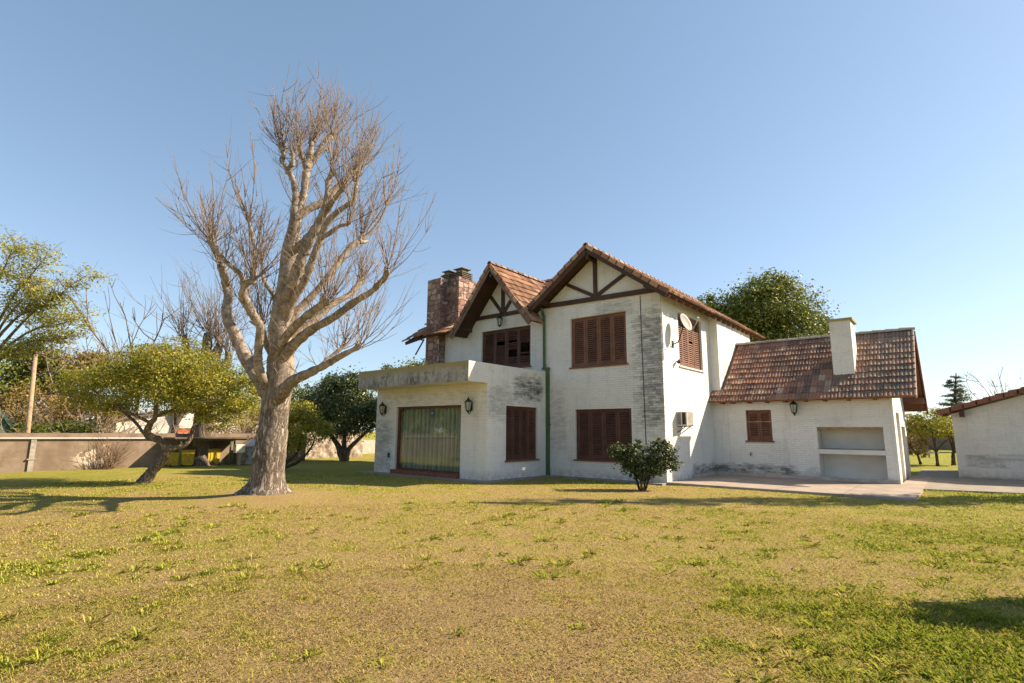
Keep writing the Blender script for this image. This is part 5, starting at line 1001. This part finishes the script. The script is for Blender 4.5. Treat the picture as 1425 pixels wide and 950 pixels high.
# ------------------------------------------------------------------ grass
def blades(n, r0, r1, L0, L1, wd, seed, bend=True):
    r_ = np.random.default_rng(seed); a0 = math.atan2(FWD.y, FWD.x)
    th = a0 + r_.uniform(-.93, .93, n); rr = np.sqrt(r_.uniform(r0 * r0, r1 * r1, n)); x = CAM.x + rr * np.cos(th); y = CAM.y + rr * np.sin(th)
    ok = ~(((x > -11.1) & (x < .1) & (y > -3.98) & ((x < -4.35) | (y > -.42))) | ((x > .0) & (x < 6.43) & (y > -.1)) | ((x > 6.4) & (y > 3.3 + (x - 6.4) * .27)) | (np.hypot(x + 5.98, y + 10.15) < .62))
    x, y = x[ok], y[ok]; n = len(x); g_ = lush(x, y) + r_.normal(0, .27, n); cl = .55 * fbm(x * 2.6, y * 2.6, 31, 3) + .45 * fbm(x * 9.5, y * 9.5, 33, 2)
    keep = r_.random(n) < np.clip(.30 + (cl - .35) * 2.4, .12, 1); x, y, g_ = x[keep], y[keep], g_[keep]; n = len(x); lu = np.clip((lush(x, y) - .5) * 2, 0, 1)
    dry = g_ < .38
    L = r_.uniform(L0, L1, n) * (1 + 1.1 * lu); L[dry] *= .8
    az = r_.uniform(0, 6.283, n); lay = r_.uniform(.35, 1.25, n); lay[dry] = r_.uniform(.8, 1.45, dry.sum())
    z0 = (fbm(x * .5, y * .5, 4, 3) - .5) * .05 - .025
    d = np.stack([np.cos(az) * np.sin(lay), np.sin(az) * np.sin(lay), np.cos(lay)], -1); s = np.stack([-np.sin(az), np.cos(az), np.zeros(n)], -1) * (wd * (1 + .5 * lu))[:, None] * .5
    p = np.stack([x, y, z0], -1); rnd = np.clip(g_, 0, 1)
    mid = p + d * (L * .55)[:, None]; tip = p + (d + np.array([0, 0, -.25])) * L[:, None]; tip[:, 2] = np.maximum(tip[:, 2], z0 + .004)
    v = np.stack([p - s, p + s, mid + s * .8, tip, mid - s * .8], 1).reshape(-1, 3)
    return v, rnd
Vs = []; Rs = []
for args in ((330000, 2.6, 7.0, .020, .055, .0040, 1), (190000, 7.0, 13.0, .026, .062, .0085, 2), (140000, 13.0, 22.0, .03, .06, .014, 3)):
    n_, r0_, r1_, a_, b_, w_, sd_ = args
    v, r_ = blades(n_, r0_, r1_, a_, b_, w_, sd_); Vs.append(v); Rs.append(r_)
def tufts(n, seed):                                             # taller weeds and fresh tufts
    r_ = np.random.default_rng(seed); a0 = math.atan2(FWD.y, FWD.x); th = a0 + r_.uniform(-.9, .9, n); rr = np.sqrt(r_.uniform(9, 190, n)); x = CAM.x + rr * np.cos(th); y = CAM.y + rr * np.sin(th)
    ok = (r_.random(n) < np.clip(lush(x, y) * 1.5 - .25, .05, 1)) & ~((x > -11) & (y > -4.1)); x, y = x[ok], y[ok]; n = len(x); m = 26
    cx = np.repeat(x, m); cy = np.repeat(y, m); sz = np.repeat(r_.uniform(.5, 1.3, n), m); gt = np.repeat(r_.uniform(.5, 1, n), m); k = n * m
    az = r_.uniform(0, 6.283, k); rd = np.abs(r_.normal(0, .055, k)) * sz; lay = r_.uniform(.25, 1.15, k); L = r_.uniform(.04, .11, k) * sz
    d = np.stack([np.cos(az) * np.sin(lay), np.sin(az) * np.sin(lay), np.cos(lay)], -1); w_ = (.0055 + .0006 * np.hypot(cx - CAM.x, cy - CAM.y)); s = np.stack([-np.sin(az), np.cos(az), np.zeros(k)], -1) * w_[:, None] * .6
    p = np.stack([cx + rd * np.cos(az), cy + rd * np.sin(az), (fbm(cx * .5, cy * .5, 4, 3) - .5) * .05 - .025], -1); mid = p + d * (L * .55)[:, None]; tip = p + (d + np.array([0, 0, -.35])) * L[:, None]
    return np.stack([p - s, p + s, mid + s * .8, tip, mid - s * .8], 1).reshape(-1, 3), np.clip(gt + r_.normal(0, .15, k), 0, 1)
v, r_ = tufts(1500, 77); Vs.append(v); Rs.append(r_)
V_ = np.concatenate(Vs); R_ = np.concatenate(Rs); F_ = np.arange(len(V_)).reshape(-1, 5)
g = G('grass_blade'); c = g.ramp(g.attr('rnd'), [(0, (.36, .245, .12)), (.14, (.56, .40, .18)), (.30, (.62, .46, .19)), (.42, (.50, .40, .13)), (.58, (.44, .395, .078)), (.8, (.38, .395, .05)), (1, (.29, .35, .038))]); M['grass'] = g.fin(c, .7, None, .2, 0.0, .3)
o = build_np('grass', V_, F_, M['grass'], None, False, R_); tag(o, 'short dry and green grass growing over the lawn', 'grass', None, 'stuff')
# fallen leaves on the lawn
r_ = np.random.default_rng(5); n = 260; th = math.atan2(FWD.y, FWD.x) + r_.uniform(-.85, .85, n); rr = r_.uniform(3.2, 14, n)
p = np.stack([CAM.x + rr * np.cos(th), CAM.y + rr * np.sin(th), np.full(n, .012)], -1); p = p[~((p[:, 1] > -4) & (p[:, 0] < .2))]; n = len(p)
nr = r_.normal(size=(n, 3)) * .5 + np.array([0, 0, 1]); nr /= np.linalg.norm(nr, axis=1, keepdims=True); a = np.cross(nr, r_.normal(size=(n, 3))); a /= np.linalg.norm(a, axis=1, keepdims=True); b_ = np.cross(nr, a); s = r_.uniform(.010, .028, (n, 1))
v = np.stack([p - a * s, p + b_ * s * .5 + nr * .01, p + a * s, p - b_ * s * .5 + nr * .01], 1).reshape(-1, 3)
o = build_np('fallen_leaves', v, np.arange(4 * n).reshape(n, 4), plain('dead_leaf', (.26, .17, .10), .85, .5, 40), None); tag(o, 'scattered brown fallen leaves on the lawn', 'leaves', None, 'stuff')
